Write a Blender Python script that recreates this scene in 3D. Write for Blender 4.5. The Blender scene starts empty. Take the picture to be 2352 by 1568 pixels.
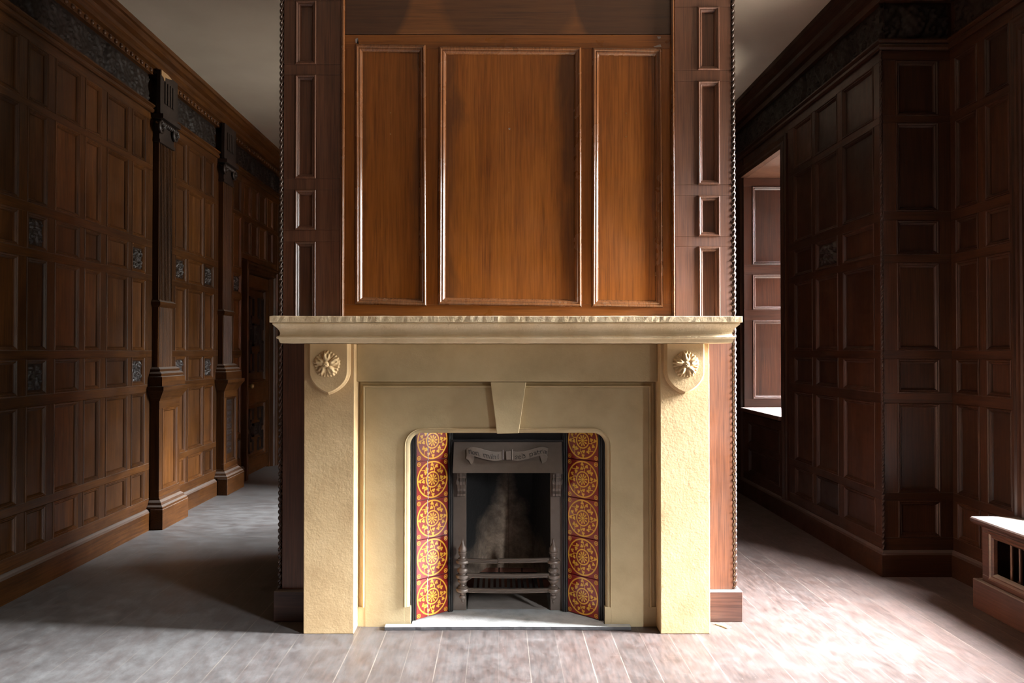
import bpy, math, random
from math import sin, cos, pi, radians, sqrt, atan2
random.seed(7)
scene = bpy.context.scene
COL = scene.collection

# ------------------------------------------------------------------ camera model
F_PX, VPX, CY, CAM_Z = 1740.0, 1145.0, 784.0, 1.11
PITCH = math.atan(21.0 / 1740.0)


def P(px, py, Y):
    """point of the vertical plane y=Y met by the ray through a pixel of the photograph"""
    x, y, z = (px - VPX) / F_PX, 1.0, (CY - py) / F_PX
    yy = y * cos(PITCH) - z * sin(PITCH)
    zz = y * sin(PITCH) + z * cos(PITCH)
    s = Y / yy
    return (x * s, Y, CAM_Z + zz * s)


def PX(px, py, Y): return P(px, py, Y)[0]
def PZ(px, py, Y): return P(px, py, Y)[2]

# ------------------------------------------------------------------ materials


def new_mat(name):
    m = bpy.data.materials.new(name)
    m.use_nodes = True
    nt = m.node_tree
    nt.nodes.clear()
    out = nt.nodes.new('ShaderNodeOutputMaterial')
    b = nt.nodes.new('ShaderNodeBsdfPrincipled')
    nt.links.new(b.outputs[0], out.inputs[0])
    return m, nt, b


def N(nt, t, **kw):
    n = nt.nodes.new(t)
    for k, v in kw.items():
        setattr(n, k, v)
    return n


def L(nt, a, b): nt.links.new(a, b)


def val(nt, v):
    n = N(nt, 'ShaderNodeValue'); n.outputs[0].default_value = v
    return n.outputs[0]


def math_(nt, op, a, b=None, c=None, clamp=False):
    n = N(nt, 'ShaderNodeMath', operation=op); n.use_clamp = clamp
    for i, x in enumerate((a, b, c)):
        if x is None: continue
        if isinstance(x, (int, float)): n.inputs[i].default_value = x
        else: L(nt, x, n.inputs[i])
    return n.outputs[0]


def mix(nt, f, a, b, mode='MIX'):
    n = N(nt, 'ShaderNodeMix', data_type='RGBA', blend_type=mode)
    for s, x in ((n.inputs[0], f), (n.inputs[6], a), (n.inputs[7], b)):
        if isinstance(x, (int, float)): s.default_value = x
        elif isinstance(x, tuple): s.default_value = (*x, 1) if len(x) == 3 else x
        else: L(nt, x, s)
    return n.outputs[2]


def ramp(nt, f, stops, interp='LINEAR'):
    n = N(nt, 'ShaderNodeValToRGB')
    cr = n.color_ramp; cr.interpolation = interp
    while len(cr.elements) < len(stops): cr.elements.new(0.5)
    for e, (p, c) in zip(cr.elements, stops):
        e.position = p
        e.color = (c, c, c, 1) if isinstance(c, (int, float)) else (*c, 1)
    L(nt, f, n.inputs[0])
    return n.outputs[0]


def noise(nt, vec, scale, detail=4, rough=.55, dist=0.0):
    n = N(nt, 'ShaderNodeTexNoise')
    n.inputs['Scale'].default_value = scale
    n.inputs['Detail'].default_value = detail
    n.inputs['Roughness'].default_value = rough
    n.inputs['Distortion'].default_value = dist
    if vec is not None: L(nt, vec, n.inputs['Vector'])
    return n.outputs[0]


def position(nt):
    return N(nt, 'ShaderNodeNewGeometry').outputs['Position']


def scaled(nt, vec, s, loc=(0, 0, 0)):
    n = N(nt, 'ShaderNodeMapping')
    n.inputs['Scale'].default_value = s
    n.inputs['Location'].default_value = loc
    L(nt, vec, n.inputs['Vector'])
    return n.outputs[0]


def bump(nt, b, h, strength, dist=.01):
    n = N(nt, 'ShaderNodeBump')
    n.inputs['Strength'].default_value = strength
    n.inputs['Distance'].default_value = dist
    L(nt, h, n.inputs['Height'])
    L(nt, n.outputs[0], b.inputs['Normal'])


def wood(name, dark, mid, light, grain='Z', vary=.35, rough=(.30, .48), coat=.25, blotch=.35, dusty=0.0, spec=.5):
    m, nt, b = new_mat(name)
    pos = position(nt)
    fine = {'X': (5, 150, 150), 'Y': (150, 5, 150), 'Z': (150, 150, 5)}[grain]
    wide = {'X': (1.0, 16, 16), 'Y': (16, 1.0, 16), 'Z': (16, 16, 1.0)}[grain]
    oi = N(nt, 'ShaderNodeObjectInfo').outputs['Random']
    off = N(nt, 'ShaderNodeCombineXYZ')
    for i in range(3): L(nt, math_(nt, 'MULTIPLY', oi, 31.0 + 7 * i), off.inputs[i])
    va = N(nt, 'ShaderNodeVectorMath', operation='ADD'); L(nt, pos, va.inputs[0]); L(nt, off.outputs[0], va.inputs[1])
    v = va.outputs[0]
    g1 = noise(nt, scaled(nt, v, fine), 1.0, 4, .6, .4)
    g2 = noise(nt, scaled(nt, v, wide), 1.0, 3, .5, .8)
    g = math_(nt, 'ADD', math_(nt, 'MULTIPLY', g1, .68), math_(nt, 'MULTIPLY', g2, .32))
    c = ramp(nt, g, [(.32, dark), (.5, mid), (.68, light)])
    bl = noise(nt, v, 2.3, 3, .5)
    c = mix(nt, math_(nt, 'MULTIPLY', ramp(nt, bl, [(.38, 0.0), (.66, 1.0)]), blotch), c, tuple(x * .4 for x in dark))
    k = math_(nt, 'MULTIPLY_ADD', oi, 2 * vary, 1.0 - vary)
    hsv = N(nt, 'ShaderNodeHueSaturation')
    L(nt, k, hsv.inputs['Value']); L(nt, c, hsv.inputs['Color'])
    c = hsv.outputs[0]
    if dusty:
        geo = N(nt, 'ShaderNodeNewGeometry')
        up = N(nt, 'ShaderNodeSeparateXYZ'); L(nt, geo.outputs['Normal'], up.inputs[0])
        d = math_(nt, 'MULTIPLY', ramp(nt, up.outputs[2], [(.3, 0.0), (.9, 1.0)]), dusty)
        c = mix(nt, d, c, (.34, .31, .28))
    L(nt, c, b.inputs['Base Color'])
    r = noise(nt, v, 6.0, 4, .6)
    L(nt, ramp(nt, r, [(.3, rough[0]), (.7, rough[1])]), b.inputs['Roughness'])
    b.inputs['Coat Weight'].default_value = coat
    b.inputs['Specular IOR Level'].default_value = spec
    b.inputs['Coat Roughness'].default_value = .22
    bump(nt, b, g1, .12, .002)
    return m


OAK = dict(dark=(.025, .0080, .0016), mid=(.060, .0205, .0040), light=(.098, .036, .0075), coat=.04, spec=.20, rough=(.36, .55))
oak_v = wood('dark_oak_upright', grain='Z', **OAK)
oak_y = wood('dark_oak_lengthwise', grain='Y', vary=.1, dusty=.35, **OAK)
oak_x = wood('dark_oak_crosswise', grain='X', vary=.1, dusty=.35, **OAK)
OAKR = dict(dark=(.012, .0042, .0020), mid=(.028, .0098, .0040), light=(.050, .018, .0070), coat=.05, spec=.22, rough=(.38, .58))  # same oak, with the right wall's shade put into the colour
oak_r = wood('shaded_oak_upright', grain='Z', **OAKR)
oak_ry = wood('shaded_oak_lengthwise', grain='Y', vary=.1, dusty=.2, **OAKR)
oak_rx = wood('shaded_oak_crosswise', grain='X', vary=.1, dusty=.2, **OAKR)
oak_carved = wood('blackened_carved_oak', (.010, .006, .004), (.020, .011, .0075), (.032, .018, .012), vary=.15, rough=(.38, .55), coat=.05, spec=.35)
oak_frieze = wood('blackened_carved_frieze', (.007, .0045, .0035), (.014, .0085, .006), (.022, .013, .009), vary=.1, rough=(.5, .7), coat=0, spec=.2)
MAH = dict(dark=(.135, .037, .006), mid=(.225, .069, .0105), light=(.295, .098, .016), spec=.35)
mah_v = wood('red_brown_varnished_board', grain='Z', vary=.10, rough=(.30, .46), coat=.15, blotch=.18, **MAH)
mah_x = wood('red_brown_varnished_rail', grain='X', vary=.10, rough=(.26, .42), coat=.35, blotch=.15, dusty=.5, **MAH)
plinth_wood = wood('dark_scuffed_plinth', (.030, .011, .007), (.062, .025, .016), (.095, .04, .026), grain='X', vary=.1, rough=(.4, .6), coat=.05, dusty=.5)
rope_wood = wood('polished_dark_rope', (.022, .009, .005), (.040, .017, .010), (.06, .027, .017), vary=.05, rough=(.22, .34), coat=.4)
mah_strip = wood('dull_brown_board', (.050, .0165, .0075), (.105, .038, .0175), (.155, .058, .029), grain='Z', vary=.12, rough=(.40, .58), coat=.30, blotch=.25)
mah_mould = wood('polished_moulding_wood', (.09, .030, .010), (.165, .058, .018), (.22, .08, .026), grain='Z', vary=.08, rough=(.2, .32), coat=.5, blotch=.1)
seat_wood = wood('red_oak_seat', (.034, .012, .007), (.070, .027, .016), (.11, .045, .027), grain='Y', vary=.08, dusty=.55)


def edge_dark_field():
    m = wood('edge_dark_panel_field', grain='Z', vary=.05, rough=(.30, .46), coat=.15, blotch=.18, **MAH)
    nt = m.node_tree
    b = [n for n in nt.nodes if n.type == 'BSDF_PRINCIPLED'][0]
    src = b.inputs['Base Color'].links[0].from_socket
    tc = N(nt, 'ShaderNodeTexCoord'); sp = N(nt, 'ShaderNodeSeparateXYZ'); L(nt, tc.outputs['Generated'], sp.inputs[0])
    pos = position(nt)
    e = math_(nt, 'MINIMUM', sp.outputs[0], math_(nt, 'SUBTRACT', 1.0, sp.outputs[0]))
    n = noise(nt, scaled(nt, pos, (5, 5, 2.2)), 1.0, 4, .6, .5)
    k = math_(nt, 'ADD', math_(nt, 'MULTIPLY', e, 2.4), math_(nt, 'MULTIPLY', math_(nt, 'SUBTRACT', n, .5), 1.1))
    g = ramp(nt, k, [(.16, .62), (.42, 0.0)])  # ragged darker tone towards the upright edges of the field
    L(nt, mix(nt, g, src, (.050, .020, .010)), b.inputs['Base Color'])
    return m


mah_field = edge_dark_field()


def dark_disc_board():
    """the board above the three panels, darker inside three large discs"""
    m = wood('dark_disc_upper_board', grain='X', vary=.02, rough=(.34, .5), coat=.2, blotch=.2, dark=(.080, .026, .007), mid=(.155, .054, .014), light=(.2, .075, .02))
    nt = m.node_tree
    b = [n for n in nt.nodes if n.type == 'BSDF_PRINCIPLED'][0]
    src = b.inputs['Base Color'].links[0].from_socket
    pos = position(nt)
    sep = N(nt, 'ShaderNodeSeparateXYZ'); L(nt, pos, sep.inputs[0])

    def disc(cx, cz, r, soft):
        dx = math_(nt, 'SUBTRACT', sep.outputs[0], cx)
        dz = math_(nt, 'SUBTRACT', sep.outputs[2], cz)
        d = math_(nt, 'SQRT', math_(nt, 'ADD', math_(nt, 'MULTIPLY', dx, dx), math_(nt, 'MULTIPLY', dz, dz)))
        return ramp(nt, math_(nt, 'DIVIDE', math_(nt, 'SUBTRACT', r + soft, d), 2 * soft), [(0, 0.0), (1, 1.0)])
    a = disc(-.72, 2.64, .36, .012)
    c = disc(.72, 2.66, .42, .012)
    e = disc(.045, 2.64, .30, .02)
    k = math_(nt, 'MAXIMUM', math_(nt, 'MAXIMUM', a, c), math_(nt, 'MULTIPLY', e, .75))
    L(nt, mix(nt, math_(nt, 'MULTIPLY', k, .72), src, (.028, .011, .007)), b.inputs['Base Color'])
    return m


upper_board_mat = dark_disc_board()


def stone(name, a, c, d, scale=5.0, grit=.35):
    m, nt, b = new_mat(name)
    pos = position(nt)
    n1 = noise(nt, pos, scale, 5, .6)
    n2 = noise(nt, pos, 1.7, 3, .5)
    n3 = noise(nt, pos, 140, 3, .6)
    col = ramp(nt, n1, [(.3, a), (.5, c), (.72, d)])
    col = mix(nt, math_(nt, 'MULTIPLY', ramp(nt, n2, [(.42, 0.0), (.7, 1.0)]), .35), col, tuple(x * .72 for x in a))
    L(nt, col, b.inputs['Base Color'])
    b.inputs['Roughness'].default_value = .72
    b.inputs['Specular IOR Level'].default_value = .3
    h = math_(nt, 'ADD', math_(nt, 'MULTIPLY', n3, .5), math_(nt, 'MULTIPLY', noise(nt, pos, 38, 4, .6), .8))
    bump(nt, b, h, grit, .004)
    return m


stone_buff = stone('buff_sandstone', (.54, .360, .182), (.65, .450, .236), (.72, .512, .282))
stone_top = stone('pale_sandstone_shelf', (.62, .455, .265), (.72, .555, .345), (.78, .62, .41), scale=9, grit=.6)
stone_olive = stone('olive_painted_stone', (.42, .318, .172), (.49, .375, .210), (.55, .43, .25), grit=.2)
concrete = stone('dusty_hearth_concrete', (.38, .38, .36), (.52, .52, .50), (.62, .62, .60), scale=14, grit=.5)
plaster = stone('dull_ceiling_plaster', (.38, .315, .243), (.41, .347, .27), (.44, .374, .297), scale=1.2, grit=.1)
plaster_wall = stone('plain_wall_plaster', (.40, .36, .30), (.44, .40, .34), (.48, .44, .38), scale=1.2, grit=.1)


def simple(name, col, rough=.5, metal=0.0, nscale=30, namt=.3, bmp=.15, spec=.5):
    m, nt, b = new_mat(name)
    pos = position(nt)
    n = noise(nt, pos, nscale, 4, .6)
    c = mix(nt, math_(nt, 'MULTIPLY', n, namt * 2), col, tuple(x * .45 for x in col))
    L(nt, c, b.inputs['Base Color'])
    b.inputs['Roughness'].default_value = rough
    b.inputs['Metallic'].default_value = metal
    b.inputs['Specular IOR Level'].default_value = spec
    if bmp: bump(nt, b, n, bmp, .003)
    return m


iron_pale = simple('dust_greyed_iron', (.25, .195, .155), .5, .1, 40, .3, .2)
iron = simple('dusty_cast_iron', (.165, .125, .100), .42, .25, 40, .3, .2)
iron_dark = simple('black_cast_iron', (.030, .027, .026), .38, .3, 40, .3, .2)
iron_letter = simple('blackened_lettering', (.022, .018, .015), .6, 0, 40, .3, .1)
tile_red = simple('oxblood_glazed_tile', (.27, .017, .013), .24, 0, 6, .35, .02)
tile_yellow = simple('ochre_inlay', (.85, .42, .045), .2, 0, 9, .2, 0)
tile_crack = simple('pale_crack_filling', (.42, .37, .36), .6, 0, 60, .35, .05)
grout = simple('pale_grout', (.34, .28, .26), .9, 0, 60, .3, .1)
chip_wood = simple('pale_bare_splinter', (.62, .52, .40), .7, 0, 60, .2, .1)
slate = simple('dirty_slate_edge', (.085, .080, .082), .7, 0, 60, .4, .4)
white_paint = simple('white_window_paint', (.7, .7, .67), .4, 0, 10, .05, 0)
brass = simple('worn_brass', (.42, .30, .12), .35, .8, 30, .3, .1)
chip_gold = simple('raw_split_oak', (.30, .17, .07), .75, 0, 50, .25, .2)


def fireclay():
    m, nt, b = new_mat('sooty_fireclay')
    pos = position(nt)
    sep = N(nt, 'ShaderNodeSeparateXYZ'); L(nt, pos, sep.inputs[0])
    n1 = noise(nt, pos, 9, 5, .65)
    col = ramp(nt, noise(nt, pos, 30, 5, .7), [(.3, (.15, .10, .068)), (.5, (.28, .20, .14)), (.7, (.42, .31, .23))])
    # soot: a cone of cleaner clay left of old fires, ragged
    dx = math_(nt, 'ABSOLUTE', math_(nt, 'SUBTRACT', sep.outputs[0], .035))
    cone = math_(nt, 'ADD', sep.outputs[2], math_(nt, 'MULTIPLY', dx, 2.2))
    cone = math_(nt, 'ADD', cone, math_(nt, 'MULTIPLY', math_(nt, 'SUBTRACT', n1, .5), .34))
    s = ramp(nt, cone, [(.30, 0.0), (.62, 1.0)])
    L(nt, mix(nt, s, col, (.006, .0055, .005)), b.inputs['Base Color'])
    b.inputs['Roughness'].default_value = .85
    bump(nt, b, noise(nt, pos, 55, 5, .7), .6, .006)
    return m


fireclay_mat = fireclay()
brick = simple('sky_block_red_brick', (.24, .10, .065), .9, 0, 25, .45, .5)
ash_mat = simple('grey_brown_ash', (.34, .285, .245), .95, 0, 25, .4, .5)


def floor_mat(name, axis):
    m, nt, b = new_mat(name)
    pos = position(nt)
    sep = N(nt, 'ShaderNodeSeparateXYZ'); L(nt, pos, sep.inputs[0])
    across = sep.outputs[0] if axis == 'Y' else sep.outputs[1]
    along = sep.outputs[1] if axis == 'Y' else sep.outputs[0]
    u = math_(nt, 'DIVIDE', across, .1108)
    uid = math_(nt, 'FLOOR', math_(nt, 'ADD', u, .001))
    fr = math_(nt, 'SUBTRACT', u, uid)
    edge = math_(nt, 'MINIMUM', fr, math_(nt, 'SUBTRACT', 1.0, fr))
    wn = N(nt, 'ShaderNodeTexWhiteNoise', noise_dimensions='1D'); L(nt, uid, wn.inputs['W'])
    rnd = wn.outputs['Value']
    off = N(nt, 'ShaderNodeCombineXYZ')
    L(nt, math_(nt, 'MULTIPLY', rnd, 40), off.inputs[0]); L(nt, math_(nt, 'MULTIPLY', rnd, 70), off.inputs[1])
    va = N(nt, 'ShaderNodeVectorMath', operation='ADD'); L(nt, pos, va.inputs[0]); L(nt, off.outputs[0], va.inputs[1])
    v = va.outputs[0]
    st = (85, 11.0, 1) if axis == 'Y' else (11.0, 85, 1)
    g = noise(nt, scaled(nt, v, st), 1.0, 4, .6, .3)
    c = ramp(nt, g, [(.3, (.026, .0150, .0118)), (.5, (.048, .0285, .0230)), (.7, (.072, .044, .036))])
    hsv = N(nt, 'ShaderNodeHueSaturation'); L(nt, c, hsv.inputs['Color'])
    L(nt, math_(nt, 'MULTIPLY_ADD', rnd, .35, .82), hsv.inputs['Value'])
    c = hsv.outputs[0]
    # worn, dusty patches (broken up along the boards)
    st2 = (15, 9.0, 1) if axis == 'Y' else (9.0, 15, 1)
    d1 = noise(nt, scaled(nt, pos, st2), 1.0, 11, .80, .25)
    d2 = noise(nt, pos, 1.3, 3, .5)
    dd = math_(nt, 'ADD', math_(nt, 'MULTIPLY', d1, .7), math_(nt, 'MULTIPLY', d2, .3))
    dust = ramp(nt, dd, [(.40, .14), (.50, .38), (.62, .78)])
    side = ramp(nt, math_(nt, 'MULTIPLY_ADD', sep.outputs[0], .25, .5), [(.08, 1.0), (.18, .92), (.42, .50), (.62, .32), (.80, .20)])   # dust graded paler left, darker by the window, to stand in for light
    left_lift = ramp(nt, math_(nt, 'MULTIPLY_ADD', sep.outputs[0], .25, .5), [(.08, .16), (.20, .13), (.46, 0.0)])  # floor colour lifted on the left in place of light reaching there
    c = mix(nt, math_(nt, 'MULTIPLY_ADD', dust, side, left_lift, True), c, (.210, .206, .200))
    # scratches and specks
    st3 = (130, 60, 1) if axis == 'Y' else (60, 130, 1)
    sp = ramp(nt, noise(nt, scaled(nt, pos, st3), 1.0, 2, .5), [(.70, 0.0), (.76, 1.0)])
    c = mix(nt, math_(nt, 'MULTIPLY', sp, .45), c, (.20, .175, .155))
    sc1 = ramp(nt, noise(nt, scaled(nt, pos, (7, 210, 1)), 1.0, 3, .6, .8), [(.66, 0.0), (.74, 1.0)])
    c = mix(nt, math_(nt, 'MULTIPLY', sc1, .30), c, (.25, .215, .19))
    # dust-filled joints between the boards
    wn2 = N(nt, 'ShaderNodeTexWhiteNoise', noise_dimensions='1D')
    rid = math_(nt, 'ROUND', u); L(nt, math_(nt, 'ADD', rid, 11.3), wn2.inputs['W'])
    wdt = math_(nt, 'MULTIPLY_ADD', wn2.outputs['Value'], .010, .007)
    joint = math_(nt, 'LESS_THAN', edge, wdt)
    jn = ramp(nt, noise(nt, scaled(nt, pos, (3, 5, 1)), 1.0, 3, .6), [(.35, .15), (.6, .9)])
    jv = math_(nt, 'MULTIPLY', math_(nt, 'MULTIPLY', joint, jn), math_(nt, 'MULTIPLY_ADD', wn2.outputs['Value'], .6, .15))
    c = mix(nt, jv, c, (.27, .235, .19))
    L(nt, c, b.inputs['Base Color'])
    L(nt, ramp(nt, dust, [(0, .34), (1, .62)]), b.inputs['Roughness'])
    h = math_(nt, 'SUBTRACT', math_(nt, 'MULTIPLY', g, .4), math_(nt, 'MULTIPLY', joint, 1.0))
    bump(nt, b, h, .25, .002)
    return m


floor_y = floor_mat('worn_boards_along_room', 'Y')
floor_x = floor_mat('worn_boards_across_room', 'X')

# ------------------------------------------------------------------ mesh builder
WORLD = {}


class MB:
    def __init__(self): self.v = []; self.f = []; self.m = []; self.sm = []

    def face(self, pts, mi=0, smooth=False):
        b = len(self.v)
        self.v += [tuple(p) for p in pts]
        self.f.append(tuple(range(b, b + len(pts)))); self.m.append(mi); self.sm.append(smooth)

    def box(self, x0, x1, y0, y1, z0, z1, mi=0, T=None):
        T = T or (lambda a, b, c: (a, b, c))
        b = len(self.v)
        for z in (z0, z1):
            for (x, y) in ((x0, y0), (x1, y0), (x1, y1), (x0, y1)): self.v.append(T(x, y, z))
        for q in ((0, 3, 2, 1), (4, 5, 6, 7), (0, 1, 5, 4), (1, 2, 6, 5), (2, 3, 7, 6), (3, 0, 4, 7)):
            self.f.append(tuple(b + i for i in q)); self.m.append(mi); self.sm.append(False)
        return self

    def loops(self, loops, closed=True, caps=True, mi=0, smooth=False, cap_mi=None):
        """skin successive loops of equal length"""
        b = len(self.v); n = len(loops[0])
        for lp in loops: self.v += [tuple(p) for p in lp]
        for k in range(len(loops) - 1):
            for i in range(n if closed else n - 1):
                j = (i + 1) % n
                self.f.append((b + k * n + i, b + k * n + j, b + (k + 1) * n + j, b + (k + 1) * n + i)); self.m.append(mi); self.sm.append(smooth)
        if caps and smooth:          # caps with vertices of their own, so that the rim stays crisp
            self.face(list(reversed(loops[0])), mi); self.face(loops[-1], mi if cap_mi is None else cap_mi)
        elif caps:
            self.f.append(tuple(b + i for i in reversed(range(n)))); self.m.append(mi); self.sm.append(False)
            self.f.append(tuple(b + (len(loops) - 1) * n + i for i in range(n))); self.m.append(mi if cap_mi is None else cap_mi); self.sm.append(False)
        return self

    def lathe(self, prof, cx, cy, n=20, mi=0, axis='Z', o=0.0):
        lps = []
        for r, h in prof:
            r = max(r, 1e-5)
            lp = []
            for i in range(n):
                a = 2 * pi * i / n
                if axis == 'Z': lp.append((cx + r * cos(a), cy + r * sin(a), h))
                elif axis == 'Y': lp.append((cx + r * cos(a), h, cy + r * sin(a)))
                else: lp.append((h, cx + r * cos(a), cy + r * sin(a)))
            lps.append(lp)
        return self.loops(lps, True, True, mi, True)

    def tube(self, path, r, n=8, mi=0, smooth=True):
        lps = []
        for k, p in enumerate(path):
            a = path[max(0, k - 1)]; c = path[min(len(path) - 1, k + 1)]
            t = [c[i] - a[i] for i in range(3)]
            l = sqrt(sum(x * x for x in t)) or 1; t = [x / l for x in t]
            ref = (0, 1, 0) if abs(t[1]) < .9 else (1, 0, 0)
            s = (t[1] * ref[2] - t[2] * ref[1], t[2] * ref[0] - t[0] * ref[2], t[0] * ref[1] - t[1] * ref[0])
            l = sqrt(sum(x * x for x in s)); s = [x / l for x in s]
            w = (t[1] * s[2] - t[2] * s[1], t[2] * s[0] - t[0] * s[2], t[0] * s[1] - t[1] * s[0])
            rr = r[k] if isinstance(r, (list, tuple)) else r
            lps.append([tuple(p[i] + rr * (cos(2 * pi * q / n) * s[i] + sin(2 * pi * q / n) * w[i]) for i in range(3)) for q in range(n)])
        return self.loops(lps, True, True, mi, smooth)

    def prism(self, poly, a, b_, T, mi=0):
        """polygon (u,v) extruded from w=a to w=b_ by T(u,v,w)"""
        return self.loops([[T(u, v, a) for u, v in poly], [T(u, v, b_) for u, v in poly]], True, True, mi)

    def ball(self, c, rx, ry, rz, n=10, mi=0):
        lps = []
        for k in range(1, n):
            t = pi * k / n
            lps.append([(c[0] + rx * sin(t) * cos(2 * pi * i / n), c[1] + ry * sin(t) * sin(2 * pi * i / n), c[2] + rz * cos(t)) for i in range(n)])
        return self.loops(lps, True, True, mi, True)

    def grid(self, fn, nu, nv, mi=0, smooth=True):
        b = len(self.v)
        for j in range(nv + 1):
            for i in range(nu + 1): self.v.append(tuple(fn(i / nu, j / nv)))
        for j in range(nv):
            for i in range(nu):
                a = b + j * (nu + 1) + i
                self.f.append((a, a + 1, a + nu + 2, a + nu + 1)); self.m.append(mi); self.sm.append(smooth)
        return self

    def build(self, name, mats, parent=None, bevel=0.0, seg=1, loc=None, recalc=True, sharp=None):
        base = WORLD.get(parent.name, (0, 0, 0)) if parent else (0, 0, 0)
        o0 = loc if loc is not None else base
        me = bpy.data.meshes.new(name)
        me.from_pydata([(x - o0[0], y - o0[1], z - o0[2]) for x, y, z in self.v], [], self.f)
        for m in (mats if isinstance(mats, (list, tuple)) else [mats]): me.materials.append(m)
        me.polygons.foreach_set('material_index', self.m)
        me.polygons.foreach_set('use_smooth', self.sm)
        if recalc:
            import bmesh
            bm = bmesh.new(); bm.from_mesh(me)
            bmesh.ops.recalc_face_normals(bm, faces=bm.faces)
            bm.to_mesh(me); bm.free()
        me.update()
        if sharp: me.set_sharp_from_angle(angle=radians(sharp))
        o = bpy.data.objects.new(name, me); COL.objects.link(o)
        if parent:
            o.parent = parent
            o.location = tuple(o0[i] - base[i] for i in range(3))
        else:
            o.location = o0
        WORLD[o.name] = o0
        if bevel:
            md = o.modifiers.new('edge', 'BEVEL'); md.width = bevel; md.segments = seg
            md.limit_method = 'ANGLE'; md.angle_limit = radians(40); md.harden_normals = False
        return o


def tag(o, label, cat, group=None, kind=None):
    o['label'] = label; o['category'] = cat
    if group: o['group'] = group
    if kind: o['kind'] = kind
    return o


def thing(name, label, cat, loc, group=None, kind=None):
    o = bpy.data.objects.new(name, None); COL.objects.link(o)
    o.empty_display_size = .1
    o.location = loc; WORLD[o.name] = tuple(loc)
    return tag(o, label, cat, group, kind)


# ------------------------------------------------------------------ panelling
ROWS = [(.19, .37), (.41, .85), (.90, 1.07), (1.11, 1.545), (1.585, 1.755), (1.80, 2.24), (2.275, 2.55)]
REC = .020     # how far a panel's field lies behind the frame


def frame_patch(mb, T, U0, U1, V0, V1, cols, rows, mi_s=0, mi_r=1, depth=REC, skip=()):
    """stiles and rails of a framed wall as solid bars, openings left for panels"""
    vs = [V0] + [x for r in rows for x in r] + [V1]
    for k in range(0, len(vs), 2):
        if vs[k + 1] - vs[k] > 1e-4: mb.box(U0, U1, vs[k], vs[k + 1], -depth, 0, mi_r, T)
    us = [U0] + [x for c in cols for x in c] + [U1]
    for (v0, v1) in rows:
        for k in range(0, len(us), 2):
            if us[k + 1] - us[k] > 1e-4: mb.box(us[k], us[k + 1], v0, v1, -depth, 0, mi_s, T)


SMALL = [(0, -.0195), (0, .001), (.002, .0035), (.005, .0042), (.008, .0022), (.0105, -.0005), (.0125, -.0006), (.014, .0002), (.0165, -.0025), (.0195, -.006), (.0215, -.0095), (.0225, -.0132), (.024, -.0135)]
BOLD = [(0, -.019), (0, .006), (.003, .013), (.009, .016), (.014, .013), (.016, .008), (.018, .008), (.021, .010), (.024, .007), (.026, -.004), (.028, -.008), (.031, -.008)]


def ring_loops(T, u0, u1, v0, v1, prof):
    return [[T(u0 + d, v0 + d, w), T(u1 - d, v0 + d, w), T(u1 - d, v1 - d, w), T(u0 + d, v1 - d, w)] for d, w in prof]


def quad_loops(T, q, prof):
    """same for a slightly out-of-square opening q = BL, BR, TR, TL (u,v)"""
    sg = ((1, 1), (-1, 1), (-1, -1), (1, -1))
    return [[T(q[i][0] + sg[i][0] * d, q[i][1] + sg[i][1] * d, w) for i in range(4)] for d, w in prof]


def make_panel(T, u0, u1, v0, v1, parent, mat=None, prof=SMALL, name='panel'):
    mb = MB(); mb.loops(ring_loops(T, u0, u1, v0, v1, prof), mi=0)
    return mb.build(name, mat or oak_v, parent)


def foliage(u, v, seed=0.0):
    """height 0..1 of scrolling carved leaves in a square, mirror symmetric in u"""
    x = abs(u - .5) * 2; y = v * 2 - 1
    h = 0.0
    for (cx, cy, r, s) in ((.52, .48, .42, 1), (.50, -.46, .44, -1), (0, 0, .30, 1)):
        dx, dy = x - cx, y - cy
        rr = sqrt(dx * dx + dy * dy); a = atan2(dy, dx) * s
        sp = .5 + .5 * cos(a * 2 + rr * 15 + seed)
        h = max(h, sp * max(0.0, 1 - (rr / r) ** 3))
    h = max(h, (.5 + .5 * cos(9 * x + 5 * y + seed)) * .5)
    h = min(1.0, max(0.0, (h - .22) / .42)); h = h * h * (3 - 2 * h) * (.86 + .14 * sin(26 * x + 31 * y))
    edge = min(min(u, 1 - u), min(v, 1 - v))
    return h * min(1, edge * 9)


def carved_panel(T, u0, u1, v0, v1, parent, seed=0.0, mat=None):
    mb = MB(); mb.loops(ring_loops(T, u0, u1, v0, v1, SMALL), mi=0)
    d = .0235
    n = 34
    mb.grid(lambda a, b: T(u0 + d + a * (u1 - u0 - 2 * d), v0 + d + b * (v1 - v0 - 2 * d), -.0134 + .017 * foliage(a, b, seed)), n, n, 1)
    return mb.build('carved_panel', [mat or oak_v, oak_carved], parent, recalc=False)


def frieze_strip(T, U0, U1, V0, V1, parent, bosses, step=.008, amp=.026):
    mb = MB()
    nu, nv = int((U1 - U0) / step), 30

    def fn(a, b):
        u = U0 + a * (U1 - U0)
        per = .235
        t = (u / per) % 1.0
        h = .75 * foliage(t, b, 1.3) + .25 * (.5 + .5 * sin(120 * u) * sin(37 * b + 20 * u))
        w = amp * .55 * h
        for bu in bosses:
            du, dv = (u - bu) / .058, (b - .5) / .44
            r = du * du + dv * dv
            if r < 1: w = max(w, amp * (.40 + .75 * sqrt(1 - r)) + .005 * sin(7 * abs(du) + 3 * dv) * cos(11 * dv))
        e = min(b, 1 - b)
        return T(u, V0 + b * (V1 - V0), -.02 + w * min(1, e * 12))
    mb.grid(fn, nu, nv, 0)
    return mb.build('carved_frieze', oak_frieze, parent, recalc=False)


def sweep_u(mb, T, U0, U1, prof, mi=0):
    """straight moulding of section prof [(w,v)] running along u"""
    mb.loops([[T(U0, v, w) for w, v in prof], [T(U1, v, w) for w, v in prof]], True, True, mi)


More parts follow.
